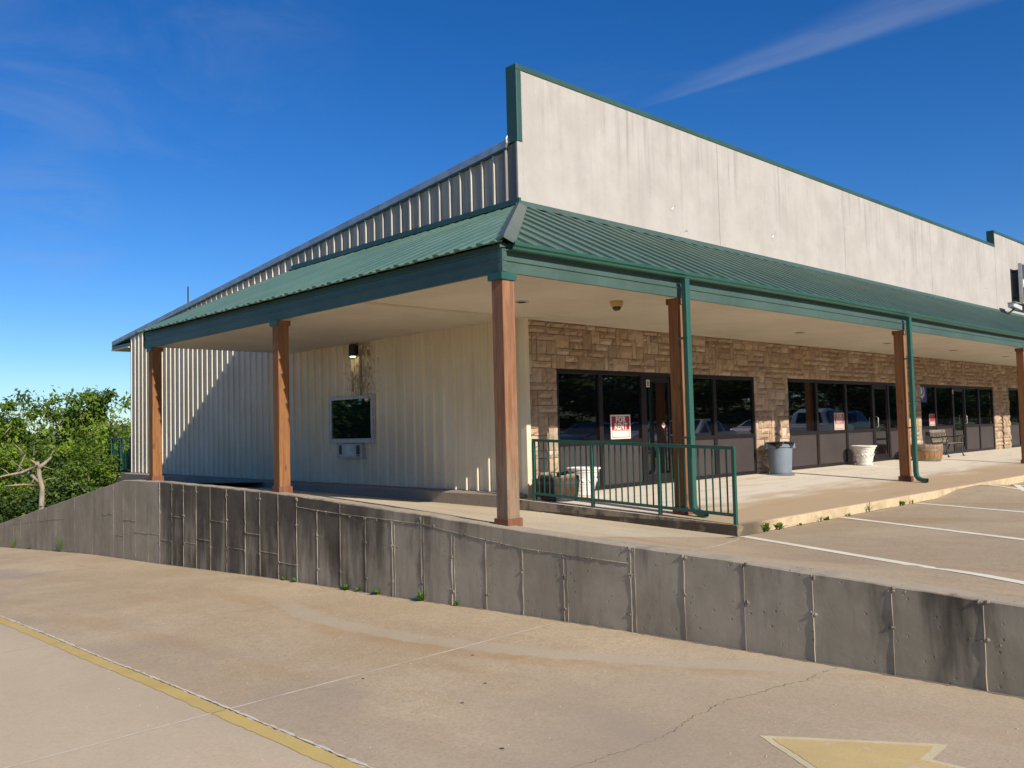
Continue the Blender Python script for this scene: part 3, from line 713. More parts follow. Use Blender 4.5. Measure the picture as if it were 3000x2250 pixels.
# --- posts, all part of the building
def post(x, y, s, zb, zt, mat, label=None, cap='wood', trimmat=None):
    h = s / 2; mb = MB(); mb.box(x - h, x + h, y - h, y + h, zb, zt); p = mb.build('canopy_post', mat, B, bevel=.008)
    if label: tag(p, label)
    t = h + .022; mb = MB()
    mb.box(x - t, x + t, y - t, y - h, zb - .06, zb + .105); mb.box(x - t, x + t, y + h, y + t, zb - .06, zb + .105); mb.box(x - t, x - h, y - h, y + h, zb - .06, zb + .105); mb.box(x + h, x + t, y - h, y + h, zb - .06, zb + .105)
    mb.build('base_trim', trimmat or mat, p, bevel=.003)
    mb = MB(); t = h + .02
    mb.box(x - t, x + t, y - t, y - h, zt - .085, zt); mb.box(x + h, x + t, y - h, y + h, zt - .085, zt); mb.box(x - t, x + t, y + h, y + t, zt - .085, zt)
    mb.build('post_cap', mat if cap == 'wood' else M['gutter'], p)
    mb = MB()
    if y == -3.0: mb.box(x + h * .5, x + t + .01, y - t - .012, y - h, zt - .085, zt - .003)
    else: mb.box(x - t - .02, x - h, y - t - .012, y + t, zt - .085, zt - .003)
    mb.build('cap_plate', M['fascia'] if cap == 'wood' else M['gutter'], p)
    return p
redtrim = m_wood('red brown base board', (.15, .06, .032), (.21, .09, .05)); darktrim = m_wood('dark base board', (.085, .045, .025), (.12, .065, .035))
post(-3.265, -3.01, .19, walltop(-3) - .03, 2.955, M['wood_old'], 'weathered corner post, greyed near its foot', 'green', redtrim)
post(-3.265, 2.20, .19, walltop(2.2) - .02, 2.955, M['wood'], None, 'wood', redtrim)
post(-3.265, 7.30, .19, walltop(7.3) - .02, 2.955, M['wood'], None, 'wood', redtrim)
SHz = -.122
post(.155, -3.0, .17, SHz, 2.955, M['wood'], None, 'wood', redtrim)
post(7.88, -3.0, .175, SHz, 2.955, M['wood_gold'], None, 'wood', darktrim)
post(15.7, -3.0, .175, SHz, 2.955, M['wood'], None, 'wood', redtrim)
post(23.5, -3.0, .175, SHz, 2.955, M['wood'], None, 'wood', redtrim)
# --- downspouts
for x in (.06, 7.80):
    mb = MB(); y0 = -3.235; a, b = .05, .036
    path = [(x, y0, 3.2), (x, y0, .08), (x, y0 - .01, .0), (x, y0 - .05, -.055), (x, y0 - .13, -.085), (x, y0 - .22, -.09)]
    vs = []; fs = []
    P = [Vector(p) for p in path]
    for i, p in enumerate(P):
        dd = (P[min(i + 1, 5)] - P[max(0, i - 1)]).normalized(); nn = Vector((1, 0, 0)); o = dd.cross(nn)
        for sx, so in ((-1, -1), (-.8, -1.12), (.8, -1.12), (1, -1), (1, 1), (.8, 1.12), (-.8, 1.12), (-1, 1)): vs.append(p + nn * a * sx + o * b * so)
    for i in range(5):
        for k in range(8): fs.append((i * 8 + k, i * 8 + (k + 1) % 8, (i + 1) * 8 + (k + 1) % 8, (i + 1) * 8 + k))
    mb.add(vs, fs); dn = mb.build('downspout', M['gutter'], B, bevel=.003)
    for z in (2.35, .95):
        mb = MB(); mb.box(x - .054, x + .054, y0 - .042, y0 + .12, z, z + .03); mb.build('strap', M['gutter'], dn)

# ------------------------------------------------------------------ things on and around the building
# wall lamp, lit
L = empty('wall_lamp', 'dark cylinder wall lamp, lit, on the siding above the service window', 'lamp', (-.12, 4.93, 2.72))
mb = MB(); mb.lathe([(.02, .26), (.075, .25), (.085, .2), (.085, .03), (.075, .0), (.068, .0), (.06, .03), (.02, .035)], n=18); mb.box(.06, .12, -.06, .06, .05, .22); mb.build('lamp_housing', M['black'], L, smooth=False)
em = NT('lit lamp'); em.b.inputs['Emission Color'].default_value = (1, .86, .5, 1); em.b.inputs['Emission Strength'].default_value = 9; em.done((.9, .85, .6))
mb = MB(); mb.lathe([(.066, .004), (.05, -.008), (.0, -.012)], n=16); mb.build('bulb', em.m, L, smooth=True)
# dome camera
D = empty('dome_camera', 'yellowed dome security camera on the porch ceiling beside the second post', 'security camera', (-.153, -2.157, 3.0))
mb = MB(); mb.lathe([(.095, .0), (.095, -.03), (.085, -.075), (.07, -.085)], n=22); mb.build('camera_base', simple('yellowed plastic', (.42, .29, .10), .5), D, smooth=False)
mb = MB(); mb.lathe([(.068, -.084), (.062, -.115), (.04, -.14), (.0, -.148)], n=18); mb.build('dome', m_glass('smoked dome', 1.5, (.03, .02, .012)), D, smooth=True)
# bullet camera on the parapet by the sign
K = empty('bullet_camera', 'grey box security camera on an arm under the black sign board', 'security camera', (23.9, -.06, 4.80))
mb = MB(); mb.box(-.08, .10, -.06, .05, -.08, .06); mb.tube([(0, -.05, 0), (.18, -.20, -.02), (.42, -.30, .12), (.55, -.34, .22)], .028, 8); mb.tube([(.25, -.05, -.02), (.3, -.22, .05), (.52, -.34, .2)], .022, 6); mb.build('mount_arm', M['black'], K)
mb = MB(); mb.hexa([(.25, -.42, .25), (.9, -.5, .16), (.9, -.3, .16), (.25, -.22, .25), (.25, -.42, .40), (.9, -.5, .31), (.9, -.3, .31), (.25, -.22, .40)]); mb.box(.2, .86, -.5, -.2, .40, .415); mb.build('camera_housing', m_flat('light grey enamel', (.5, .5, .48)), K, bevel=.01)
mb = MB(); mb.box(.902, .92, -.46, -.34, .18, .29); mb.build('lens', M['black'], K)
# sign board at the right edge
S = empty('sign_board', 'black shop sign board in a silver frame on the stucco parapet', 'sign', (25.55, -.36, 5.3))
mb = MB(); mb.box(.04, 4.0, -.02, .06, .04, 1.46); mb.build('sign_face', m_flat('charcoal sign face', (.05, .05, .058), .45), S)
mb = MB(); mb.box(0, .045, -.035, .08, 0, 1.5); mb.box(.045, 4.0, -.035, .08, 1.455, 1.5); mb.box(.045, 4.0, -.035, .08, 0, .045); mb.box(4.0, 4.045, -.035, .08, 0, 1.5); mb.build('sign_frame', M['alu'], S)
for xb_, zb2 in ((.2, .2), (.2, 1.2), (3.7, .2), (3.7, 1.2)):
    mb = MB(); mb.box(xb_, xb_ + .1, .08, .36, zb2, zb2 + .1); mb.build('bracket', M['dark'], S)
mb = MB(); text_mesh(mb, 'M', .42, (.12, -.024, .62), (1, 0, 0), (0, 0, 1), .002, .012, 'LEFT'); mb.build('letter', m_flat('white lettering', (.8, .8, .8)), S)
# FOR RENT signs
red = m_flat('sign red', (.28, .012, .025), .35, coat=.5); cream = m_flat('sign cream', (.70, .64, .56), .35, coat=.5); faded = m_flat('faded sign cream', (.50, .44, .36), .4, coat=.5)
redf = m_flat('faded sign red', (.42, .035, .05), .4, coat=.5)
def rent(x0, x1, z0, z1, y, label, cr, rd, letters=True, blank=.36):
    S = empty('rent_sign', label, 'sign', (x0, y, z0), 0, 'red and white rent signs in the shop windows'); w, h = x1 - x0, z1 - z0
    mb = MB(); mb.box(0, w, 0, .004, 0, h); mb.build('sign_board', cr, S)
    mb = MB(); b0 = .03
    mb.box(b0, w - b0, -.002, -.0005, h * (blank + .02), h * .94)
    for a in ((b0, w - b0, .028, .038), (b0, w - b0, h * blank - .01, h * blank)): mb.box(a[0], a[1], -.002, -.0005, a[2], a[3])
    mb.box(b0, b0 + .01, -.002, -.0005, .038, h * blank - .01); mb.box(w - b0 - .01, w - b0, -.002, -.0005, .038, h * blank - .01)
    mb.build('red_field', rd, S)
    if letters:
        mb = MB(); text_mesh(mb, 'FOR', h * .33, (w / 2, -.003, h * .69), (1.0, 0, 0), (0, 0, 1), .0006, .0065); text_mesh(mb, 'RENT', h * .35, (w / 2, -.003, h * .405), (.92, 0, 0), (0, 0, 1), .0006, .0065)
        mb.build('lettering', cr, S)
    else:
        mb = MB(); mb.box(w * .2, w * .85, -.003, -.002, h * .655, h * .675); mb.build('lettering', m_flat('dull red', (.2, .02, .03)), S)
    return S
rent(2.24, 2.82, .905, 1.355, .028, 'bright FOR RENT sign in the window behind the green railing', cream, red)
rent(11.08, 11.64, .905, 1.345, .028, 'faded FOR RENT sign in the window above the white urn', faded, redf)
rent(17.28, 17.74, .91, 1.275, .028, 'small red and white sign in the window above the bench', faded, redf, False, .38)
# unit number, diamond sticker, blue poster, small tile
N = empty('unit_number', 'white tile with black numeral 8 on the door post', 'number plate', (3.30, -.010, 1.885))
mb = MB(); mb.box(0, .10, 0, .004, 0, .14); mb.build('tile', m_flat('white tile', (.75, .72, .66)), N)
mb = MB(); text_mesh(mb, '8', .15, (.05, -.002, .018), (.8, 0, 0), (0, 0, 1), .0006, .004); mb.build('numeral', M['black'], N)
N2 = empty('unit_number', 'small pale number tile high on the door post above the bench', 'number plate', (19.17, -.010, 1.90))
mb = MB(); mb.box(0, .07, 0, .004, 0, .14); mb.build('tile', m_flat('grey white tile', (.5, .5, .48)), N2)
Dm = empty('diamond_sticker', 'diamond shaped hazard sticker with red tips on the glass door', 'sticker', (3.86, .030, 1.14))
def diamond(w, h, y): return [(-w, y, 0), (0, y, -h), (w, y, 0), (0, y, h)]
mb = MB(); mb.add(diamond(.068, .08, 0) + diamond(.068, .08, .003), [(0, 1, 2, 3), (7, 6, 5, 4), (0, 4, 5, 1), (1, 5, 6, 2), (2, 6, 7, 3), (3, 7, 4, 0)]); mb.build('sticker_face', m_flat('sticker cream', (.66, .55, .46)), Dm)
mb = MB(); mb.add([(-.027, -.001, .046), (.027, -.001, .046), (0, -.001, .074)], [(0, 1, 2)]); mb.add([(-.027, -.001, -.046), (.027, -.001, -.046), (0, -.001, -.074)], [(0, 1, 2)])
for s in (-1, 1): mb.tube([(s * .066, 0, 0), (0, 0, .078)], .003, 4); mb.tube([(s * .066, 0, 0), (0, 0, -.078)], .003, 4)
for z in (-.012, 0, .012): mb.box(-.03, .03, -.0012, -.0006, z - .002, z + .002)
mb.build('sticker_marks', m_flat('sticker red', (.38, .05, .04)), Dm)
P = empty('window_poster', 'blue poster with a white half face shape in the top corner of a shop window', 'poster', (16.66, .028, 1.63))
mb = MB(); mb.box(0, .50, 0, .004, 0, .49); mb.build('poster_sheet', m_flat('poster blue', (.012, .018, .20)), P)
mb = MB(); pts = [(.0, .18)] + [(.10 + .12 * math.cos(t), .18 + .0 + .10 * math.sin(t)) for t in [-1.2 + i * .3 for i in range(4)]] + [(.33, .19), (.33, .36)] + [(.20 + .13 * math.cos(t), .37 + .10 * math.sin(t)) for t in [0 + i * .35 for i in range(6)]] + [(.0, .47)]
mb.add([(x, -.0012, z) for x, z in pts], [tuple(range(len(pts)))]); mb.build('white_shape', m_flat('poster white', (.55, .57, .62)), P)
mb = MB(); arc = [(.09 + .14 * math.cos(t), .34 + .13 * math.sin(t)) for t in [-1.9 + i * .35 for i in range(11)]]
mb.tube([(x, -.002, z) for x, z in arc if x > 0], .018, 4); mb.build('blue_arc', m_flat('arc blue', (.012, .018, .20)), P)
# roof antenna
A = MB(); A.tube([(2, 18.0, 4.2), (2, 18.0, 6.16)], .022, 6); A.box(1.9, 2.1, 17.9, 18.1, 4.2, 4.34); tag(A.build('vent_pipe', M['dark']), 'thin grey pipe rising above the roof edge', 'pipe')

# ------------------------------------------------------------------ railings
def rail_run(name, label, p0, p1, ztop, zbot, posts, nb, root_loc=(0, 0, 0)):
    pass
RL = empty('railing', 'green steel railing along the end of the sidewalk behind the corner post', 'railing', (-.25, -2.2, -.09))
rl = Vector((-.25, -2.2, -.09)); PY = [-.43, -1.66, -2.90, -4.10]
zb_ = lambda y: .04 * y; tz = lambda y: .99 + .034 * y
bx = -.245
mb = MB(); mb.hexa([tuple(Vector(p) - rl) for p in [(bx - .022, -4.12, tz(-4.12) - .045), (bx + .022, -4.12, tz(-4.12) - .045), (bx + .022, -.41, tz(-.41) - .045), (bx - .022, -.41, tz(-.41) - .045), (bx - .022, -4.12, tz(-4.12)), (bx + .022, -4.12, tz(-4.12)), (bx + .022, -.41, tz(-.41)), (bx - .022, -.41, tz(-.41))]])
mb.build('top_rail', M['railgreen'], RL, bevel=.004)
mb = MB(); q = lambda y: zb_(y) + .10
mb.hexa([tuple(Vector(p) - rl) for p in [(bx - .018, -4.08, q(-4.08)), (bx + .018, -4.08, q(-4.08)), (bx + .018, -.45, q(-.45)), (bx - .018, -.45, q(-.45)), (bx - .018, -4.08, q(-4.08) + .04), (bx + .018, -4.08, q(-4.08) + .04), (bx + .018, -.45, q(-.45) + .04), (bx - .018, -.45, q(-.45) + .04)]])
mb.build('bottom_rail', M['railgreen'], RL, bevel=.004)
for y in PY:
    mb = MB(); c = Vector((bx, y, 0)) - rl; mb.box(c.x - .023, c.x + .023, c.y - .023, c.y + .023, zb_(y) - .02 - rl.z, tz(y) - .046 - rl.z); mb.build('post', M['railgreen'], RL, bevel=.003)
for a, b in zip(PY, PY[1:]):
    for k in range(1, 11):
        y = lerp(a, b, k / 11); mb = MB(); c = Vector((bx, y, 0)) - rl; mb.box(c.x - .008, c.x + .008, c.y - .008, c.y + .008, q(y) + .041 - rl.z, tz(y) - .046 - rl.z); mb.build('baluster', M['railgreen'], RL)
# fence round the back landing and the stair rail going down
LD = empty('back_landing', 'grey concrete landing block at the rear corner of the building', 'landing', (0, 18.5, 0))
mb = MB(); mb.box(-.02, 4, LY + .01 - 18.5, .88, -3, .05); mb.build('landing_slab', M['found'], LD, bevel=.01)
FN = empty('landing_railing', 'dark green balustrade on the landing at the far end of the side wall', 'railing', (0, 18.5, .05))
for (ya, yb, tag_) in ((LY + .05, 18.5, 0), (18.5, 19.34, 1)):
    for nm, z0, z1, w in (('top_rail', 1.06, 1.10, .022), ('bottom_rail', .08, .12, .018)):
        mb = MB(); mb.box(-w, w, ya + .021 - 18.5, yb - .021 - 18.5, z0, z1); mb.build(nm, M['railgreen'], FN)
    n = 7
    for k in range(1, n):
        y = lerp(ya, yb, k / n) - 18.5; mb = MB(); mb.box(-.006, .006, y - .005, y + .005, .12, 1.06); mb.build('baluster', M['railgreen'], FN)
for y in (LY + .05, 18.5, 19.34):
    mb = MB(); mb.box(-.025, .025, y - .022 - 18.5, y + .022 - 18.5, -.22, 1.105); mb.build('post', M['railgreen'], FN)
ST = empty('stair_railing', 'green handrail going down behind the sloping wall toward the woods', 'railing', (0, 19.4, .1))
sp = [(19.40, 1.10), (19.82, .75), (20.45, .35), (21.8, -.35), (22.9, -.66), (24.3, -.98), (25.6, -1.2), (26.9, -1.38)]
sp = [(19.40, .141), (19.82, -.049), (20.45, -.323), (21.79, -.592), (22.9, -.807), (24.3, -1.022), (25.6, -1.224), (26.9, -1.388)]
mb = MB(); mb.tube([(0, y - 19.4, z - .1) for y, z in sp], .03, 6); mb.tube([(0, y - 19.4, z - .28) for y, z in sp[3:]], .022, 6); mb.build('handrail', M['railgreen'], ST)
for y, z in sp[1:]:
    mb = MB(); mb.tube([(0, y - 19.4, z - .1), (0, y - 19.4, z - 1.1)], .028, 6); mb.build('post', M['railgreen'], ST)
for k in range(9):
    y = 19.45 + k * .13; mb = MB(); z = interp(y, sp); mb.tube([(0, y - 19.4, z - .1), (0, y - 19.4, z - .95)], .010, 4); mb.build('baluster', M['railgreen'], ST)
mb = MB(); mb.tube([(0, 0, 0), (.12, -.5, 1.5)], [.05, .035], 6); o = mb.build('leaning_pole', M['deadwood']); o.location = (.32, 18.95, .06); tag(o, 'pale wooden pole leaning on the building corner above the balustrade', 'pole')

# ------------------------------------------------------------------ porch things
Tc = empty('trash_can', 'round grey trash can with a black bag over its rim', 'trash can', (7.42, -.47, -.02))
mb = MB(); mb.lathe([(.0, .03), (.225, .03), (.235, .05), (.268, .60), (.272, .60), (.295, .615), (.30, .70), (.285, .715), (.27, .70), (.24, .2), (.0, .1)], n=36)
for a in (R(-38), R(142)):
    c, s = math.cos(a), math.sin(a); 
    pts = [(r * c - t * s, r * s + t * c, z) for (r, t, z) in ((.28, -.06, .58), (.34, -.05, .58), (.34, .05, .58), (.28, .06, .58), (.28, -.08, .69), (.325, -.07, .69), (.325, .07, .69), (.28, .08, .69))]
    mb.hexa(pts)
greyp = simple('grey polyethylene', (.17, .20, .245), .5, 0, .08, 4); mb.build('can_body', greyp, Tc)
mb = MB(); rb = random.Random(5); mb.lathe([(.285, .61), (.308, .655), (.312, .69), (.300, .722), (.275, .725), (.25, .70), (.23, .5), (.0, .4)], n=40, fn=lambda t, z: 1 + .018 * math.sin(t * 9 + z * 20) + .012 * math.sin(t * 17)); mb.v = [(x, y, z + (.0 if z > .66 else .045 * math.sin(math.atan2(y, x) * 5) + .02)) for x, y, z in mb.v]
mb.build('bag_liner', simple('black bin liner', (.010, .010, .012), .22), Tc, smooth=True)
mb = MB(); mb.lathe([(.0, .0), (.30, .0), (.305, .012), (.28, .03), (.0, .03)], n=30); mb.build('dolly_base', simple('dolly grey', (.15, .165, .18), .55), Tc)
mb = MB(); mb.box(-.09, .06, -.272, -.262, .60, .635); mb.build('maker_plate', simple('dark emboss', (.07, .075, .09), .5), Tc)

def urn(loc, sc, label, mat):
    U = empty('urn_planter', label, 'planter', loc, 0, 'white urn planters on the sidewalk')
    pr = [(.0, .0), (.185, .0), (.195, .015), (.195, .05), (.183, .06), (.188, .10), (.20, .11), (.20, .13), (.215, .20), (.222, .215), (.232, .32), (.24, .335), (.26, .41), (.278, .43), (.283, .445), (.272, .455), (.30, .47), (.312, .48), (.312, .505), (.295, .51), (.27, .49), (.25, .44), (.0, .42)]
    mb = MB(); mb.lathe([(r * sc, z * sc) for r, z in pr], n=40); mb.build('pot', mat, U)
    for k in range(7):
        a0 = k * 2 * math.pi / 7; mb = MB(); pts = []
        for i in range(22):
            t = i / 21; an = a0 - .36 + .72 * t; zz = .272 + .030 * math.sin(t * 12.6) * (1 - .3 * t)
            rr = (.225 + .11 * (zz - .215)) * sc + .002; pts.append((rr * math.cos(an), rr * math.sin(an), zz * sc))
        mb.tube(pts, [.010 * sc * (.5 + math.sin(math.pi * i / 21) * .7) for i in range(22)], 6)
        mb.build('scroll_relief', mat, U, smooth=True)
    return U
urnm = simple('aged white resin', (.62, .585, .52), .6, 0, .2, 9, bump=.1); urnm2 = simple('dirty white resin', (.66, .64, .60), .6, 0, .15, 9, bump=.1)
urn((11.72, -.42, -.018), 1.0, 'white urn planter with scroll relief in front of the glass shop door', urnm)
urn((1.0, -.38, -.016), .93, 'dirty white urn planter behind the barrel and railing', urnm2)

def barrel(loc, r, h, label, broken, rz=0):
    Bq = empty('barrel_planter', label, 'planter', loc, rz, 'half barrel planters on the sidewalk')
    ns = 22; mb = MB(); rb = random.Random(int(loc[0] * 10))
    for k in range(ns):
        a0, a1 = 2 * math.pi * k / ns + .008, 2 * math.pi * (k + 1) / ns - .008; top = h - (rb.uniform(0, .09) if broken and rb.random() < .6 else rb.uniform(0, .012))
        tone = rb.uniform(.7, 1.25); col = (tone, tone, tone)
        vs = []; zs = [0, .3 * h, .65 * h, top]; rr = [r * .86, r * .95, r * 1.0, r * 1.0]
        for z, ra in zip(zs, rr):
            for a, q_ in ((a0, ra), (a1, ra), (a1, ra - .03), (a0, ra - .03)): vs.append((q_ * math.cos(a), q_ * math.sin(a), z))
        fs = []
        for i in range(3):
            for j in range(4): fs.append((i * 4 + j, i * 4 + (j + 1) % 4, i * 4 + 4 + (j + 1) % 4, i * 4 + 4 + j))
        fs += [(3, 2, 1, 0), (12, 13, 14, 15)]; mb.add(vs, fs, col)
    n = NT('barrel oak'); g = n.noise(3, 5, .65, n.vec((6, 6, .8))); c = n.mix(n.ramp(g, .3, .7), (.25, .12, .05), (.40, .22, .10)) if not broken else n.mix(n.ramp(g, .3, .7), (.05, .03, .02), (.12, .075, .045))
    c = n.mix(n.ramp(n.xyz()[2], .78 * h, .98 * h), c, (.30, .25, .20)); c = n.mix(1, c, n.attr(), 'MULTIPLY'); n.done(c, .8, 0, n.bump(g, .3, .01), .2)
    mb.build('staves', n.m, Bq, colors=True)
    for z0, z1 in ((.02, .13), (.60, .72)):
        mb = MB(); ra = lambda z: r * interp(z / h, [(0, .86), (.3, .95), (.65, 1), (1, 1)]) + .005
        mb.lathe([(ra(z0 * h) - .02, z0 * h), (ra(z0 * h), z0 * h), (ra(z1 * h), z1 * h), (ra(z1 * h) - .02, z1 * h)], n=36); mb.build('hoop', simple('grey hoop iron', (.20, .20, .20) if not broken else (.07, .07, .075), .5, .4, .2, 5), Bq)
    mb = MB(); mb.lathe([(0, .1), (r * .9, .1), (r * .93, h * .8), (0, h * .84)], n=20); mb.build('soil', M['soil'], Bq)
    return Bq
barrel((.16, -.58, -.024), .335, .44, 'dark broken half barrel planter behind the railing', True)
barrel((14.9, -.75, -.03), .42, .46, 'orange brown half barrel planter with grey hoops beside the bench', False)

# bench
BN = empty('park_bench', 'dark cast iron bench with slatted seat and scroll back', 'bench', (17.5, -.36, -.015))
iron = simple('bronze painted iron', (.045, .035, .026), .5, .2, .2, 8); slat = simple('grey brown bench slats', (.13, .10, .075), .7, 0, .25, 8, bump=.2, stretch=(.3, 2, 2)); cream_s = simple('bench panel iron', (.20, .165, .12), .55, .1, .2, 6)
hw = .60
for s in (-1, 1):
    x = s * hw; mb = MB()
    mb.tube([(x, -.27, .0), (x, -.25, .02), (x, -.215, .16), (x, -.235, .29), (x, -.22, .385), (x, -.12, .37), (x, .02, .36), (x, .14, .37), (x, .19, .45), (x, .24, .62), (x, .275, .80)], [.026, .02, .018, .018, .022, .02, .02, .02, .022, .02, .016], 7)
    mb.tube([(x, .27, 0), (x, .25, .03), (x, .19, .18), (x, .13, .37)], [.026, .02, .018, .02], 7)
    mb.tube([(x, -.23, .38), (x, -.21, .48), (x, -.255, .56), (x, -.29, .585), (x, -.25, .61), (x, -.12, .60), (x, .05, .575), (x, .15, .58), (x, .22, .60)], [.016] * 9, 7)
    mb.tube([(x, -.12, .38), (x, -.08, .46), (x, -.13, .52), (x, -.1, .58)], .011, 6)
    mb.box(x - .03, x + .03, -.30, -.23, 0, .02); mb.box(x - .03, x + .03, .24, .30, 0, .02)
    mb.build('iron_end', iron, BN, smooth=True)
for k in range(5):
    y = -.225 + k * .082; mb = MB(); mb.box(-hw - .03, hw + .03, y - .032, y + .032, .385, .407); mb.build('seat_slat', slat, BN, bevel=.004)
def backpt(z, off=0): t = (z - .44) / .36; return .185 + .09 * t - off
for z0, z1 in ((.735, .80), (.43, .49)):
    mb = MB(); mb.hexa([(-hw - .02, backpt(z0) - .014, z0), (hw + .02, backpt(z0) - .014, z0), (hw + .02, backpt(z0) + .014, z0), (-hw - .02, backpt(z0) + .014, z0), (-hw - .02, backpt(z1) - .014, z1), (hw + .02, backpt(z1) - .014, z1), (hw + .02, backpt(z1) + .014, z1), (-hw - .02, backpt(z1) + .014, z1)]); mb.build('back_slat', cream_s, BN)
mb = MB()
for z in (.505, .725): mb.tube([(-hw, backpt(z), z), (hw, backpt(z), z)], .012, 5)
for k in range(9):
    cx = -hw + .068 + k * .1335
    for sg in (1, -1):
        pts = []
        for i in range(12):
            t = i / 11 * 4.2; rr = .062 * (1 - i / 16); zz = .615 + sg * .045 + rr * math.sin(t) * sg; pts.append((cx + sg * rr * math.cos(t), backpt(zz) - .004, zz))
        mb.tube(pts, .010, 5)
    mb.tube([(cx + .066, backpt(.505), .505), (cx + .02, backpt(.6), .6), (cx + .066, backpt(.725), .725)], .009, 5); mb.sphere((cx, backpt(.615) - .006, .615), .03, 7, 5, (1, .5, 1))
mb.build('scroll_panel', cream_s, BN)
mb = MB(); mb.tube([(-hw, .12, .2), (0, .0, .17), (hw, .12, .2)], .012, 5); mb.build('stretcher', iron, BN)

# ------------------------------------------------------------------ paint and joints on the concrete
def strip(name, pts, w, zf, mat, h=.004, jit=0, seg=.2, rnd_=random.Random(1), wj=0, group=None):
    mb = MB(); P = []
    for a, b in zip(pts, pts[1:]):
        L_ = math.dist(a, b); n = max(1, int(L_ / seg)); P += [(lerp(a[0], b[0], i / n), lerp(a[1], b[1], i / n)) for i in range(n)]
    P.append(pts[-1]); vs = []; fs = []
    for i, p in enumerate(P):
        a, b = P[max(0, i - 1)], P[min(len(P) - 1, i + 1)]; d = math.dist(a, b) or 1; nx, ny = -(b[1] - a[1]) / d, (b[0] - a[0]) / d; j = rnd_.uniform(-jit, jit); ww = w / 2 * (1 + rnd_.uniform(-wj, wj))
        for s in (1, -1):
            x, y = p[0] + nx * (s * ww + j), p[1] + ny * (s * ww + j); vs.append((x, y, zf(x, y) + h))
    for i in range(len(P) - 1): fs.append((2 * i, 2 * i + 1, 2 * i + 3, 2 * i + 2))
    mb.add(vs, fs); return struct(name, mb, mat)
zdf = lambda x, y: zd(y)
ylx = lambda y: interp(y, [(-12, -7.29), (-6, -7.268), (-4.2, -7.272), (-2.3, -7.255), (0, -7.235), (2, -7.255), (14, -7.2)])
strip('yellow_line', [(ylx(y), y) for y in (-12, -6, -4, 0, 4, 9, 14)], .125, zdf, M['yellow'], .003, .006, .07, wj=.06)
strip('expansion_joint', [(ylx(y) + .077, y) for y in (-12, -6, -4, 0, 4, 9, 14)], .028, zdf, M['caulk'], .004, .005, .06, wj=.7)
strip('joint_crack', [(ylx(y) + .066, y) for y in (-12, -6, -4, 0, 4)], .006, zdf, M['crack'], .006, .006, .05, wj=.9)
for (x0, y0, x1, y1, w) in ((-9.6, -4.21, -3.6, -4.03, .018), (-9.5, -.25, -3.55, -.10, .016), (-6.4, 3.68, -3.52, 3.60, .014), (-9.4, -8.2, -8.2, -8.15, .014), (-6.6, 7.6, -3.55, 7.6, .014), (-6, 11.66, -3.55, 11.6, .014)):
    strip('slab_joint', [(x0, y0), (x1, y1)], w, zdf, M['caulk'], .003, .002, .1, wj=.5)
strip('pavement_crack', [(-6.6, -6.85), (-6.34, -6.865), (-6.1, -6.89), (-5.94, -6.93), (-5.82, -6.92), (-5.6, -6.93), (-5.40, -6.886), (-5.25, -6.852), (-5.1, -6.86), (-4.96, -6.837), (-4.8, -6.83), (-4.70, -6.85), (-4.55, -6.91), (-4.38, -6.92), (-4.2, -6.95), (-4.02, -7.02), (-3.73, -7.0), (-3.5, -7.03)], 0.004, zdf, M['crack'], .0025, .014, .025, wj=.98)
strip('dirt_line', [(XW - .012, y) for y in (-11, -6, -2, 2, 7, 12, 20)], .03, zdf, M['crack'], .002, .008, .05, wj=.9)
strip('dirt_line', [(-.2, -4.172), (3, -4.172), (6.3, -4.172)], .03, lot, M['crack'], .002, .008, .05, wj=.9)
strip('dirt_line', [(-.315, -4.1), (-.315, -2), (-.315, -.2)], .03, lot, M['crack'], .002, .008, .05, wj=.9)
# arrow
def flatpoly(name, pts, zf, mat, h): 
    ra = random.Random(len(pts) + int(h * 1e4)); P = []
    for a, b in zip(pts, pts[1:] + pts[:1]):
        n = max(2, int(math.dist(a, b) / .035)); P += [(lerp(a[0], b[0], i / n) + ra.uniform(-.005, .005), lerp(a[1], b[1], i / n) + ra.uniform(-.005, .005)) for i in range(n)]
    pts = P
    mb = MB(); mb.add([(x, y, zf(x, y) + h) for x, y in pts], [tuple(range(len(pts)))]); return struct(name, mb, mat)
flatpoly('painted_arrow', [(-5.284, -7.373), (-4.712, -8.282), (-5.013, -8.298), (-5.03, -9.9), (-5.54, -9.9), (-5.553, -8.298), (-5.856, -8.282)], zdf, M['yellowpale'], .0018)
flatpoly('painted_arrow', [(-5.284, -7.46), (-4.80, -8.235), (-5.055, -8.255), (-5.07, -9.87), (-5.50, -9.87), (-5.51, -8.255), (-5.768, -8.235)], zdf, M['yellowarrow'], .0034)
for a, b in (((-.24, -4.19), (-2.85, -8.62)), ((2.51, -4.2), (-.5, -8.55)), ((5.295, -4.19), (2.6, -7.9)), ((8.6, -4.2), (5.8, -7.5)), ((10.1, -4.2), (7.58, -5.25)), ((10.3, -4.2), (8.2, -6.5))):
    strip('parking_line', [a, b], .115, lot, M['white'], .0035, .004, .1, wj=.08)
strip('slab_joint', [(-3.3, -5.48), (-.5, -4.3)], .012, lot, M['caulk'], .004, .002, .1, wj=.4)
rr = random.Random(9)
for (x, y) in ((-6.09, -4.24), (-5.03, -4.38), (-5.57, -5.15), (-6.02, -5.4), (-6.47, -6.31)):
    mb = MB(); pts = [(x + rr.uniform(.7, 1.1) * .014 * math.cos(t), y + rr.uniform(.6, 1.0) * .02 * math.sin(t)) for t in [i * .7 for i in range(9)]]
    mb.add([(a, b, zd(b) + .003) for a, b in pts], [tuple(range(9))]); struct('oil_spot', mb, M['tar'])
mb = MB()
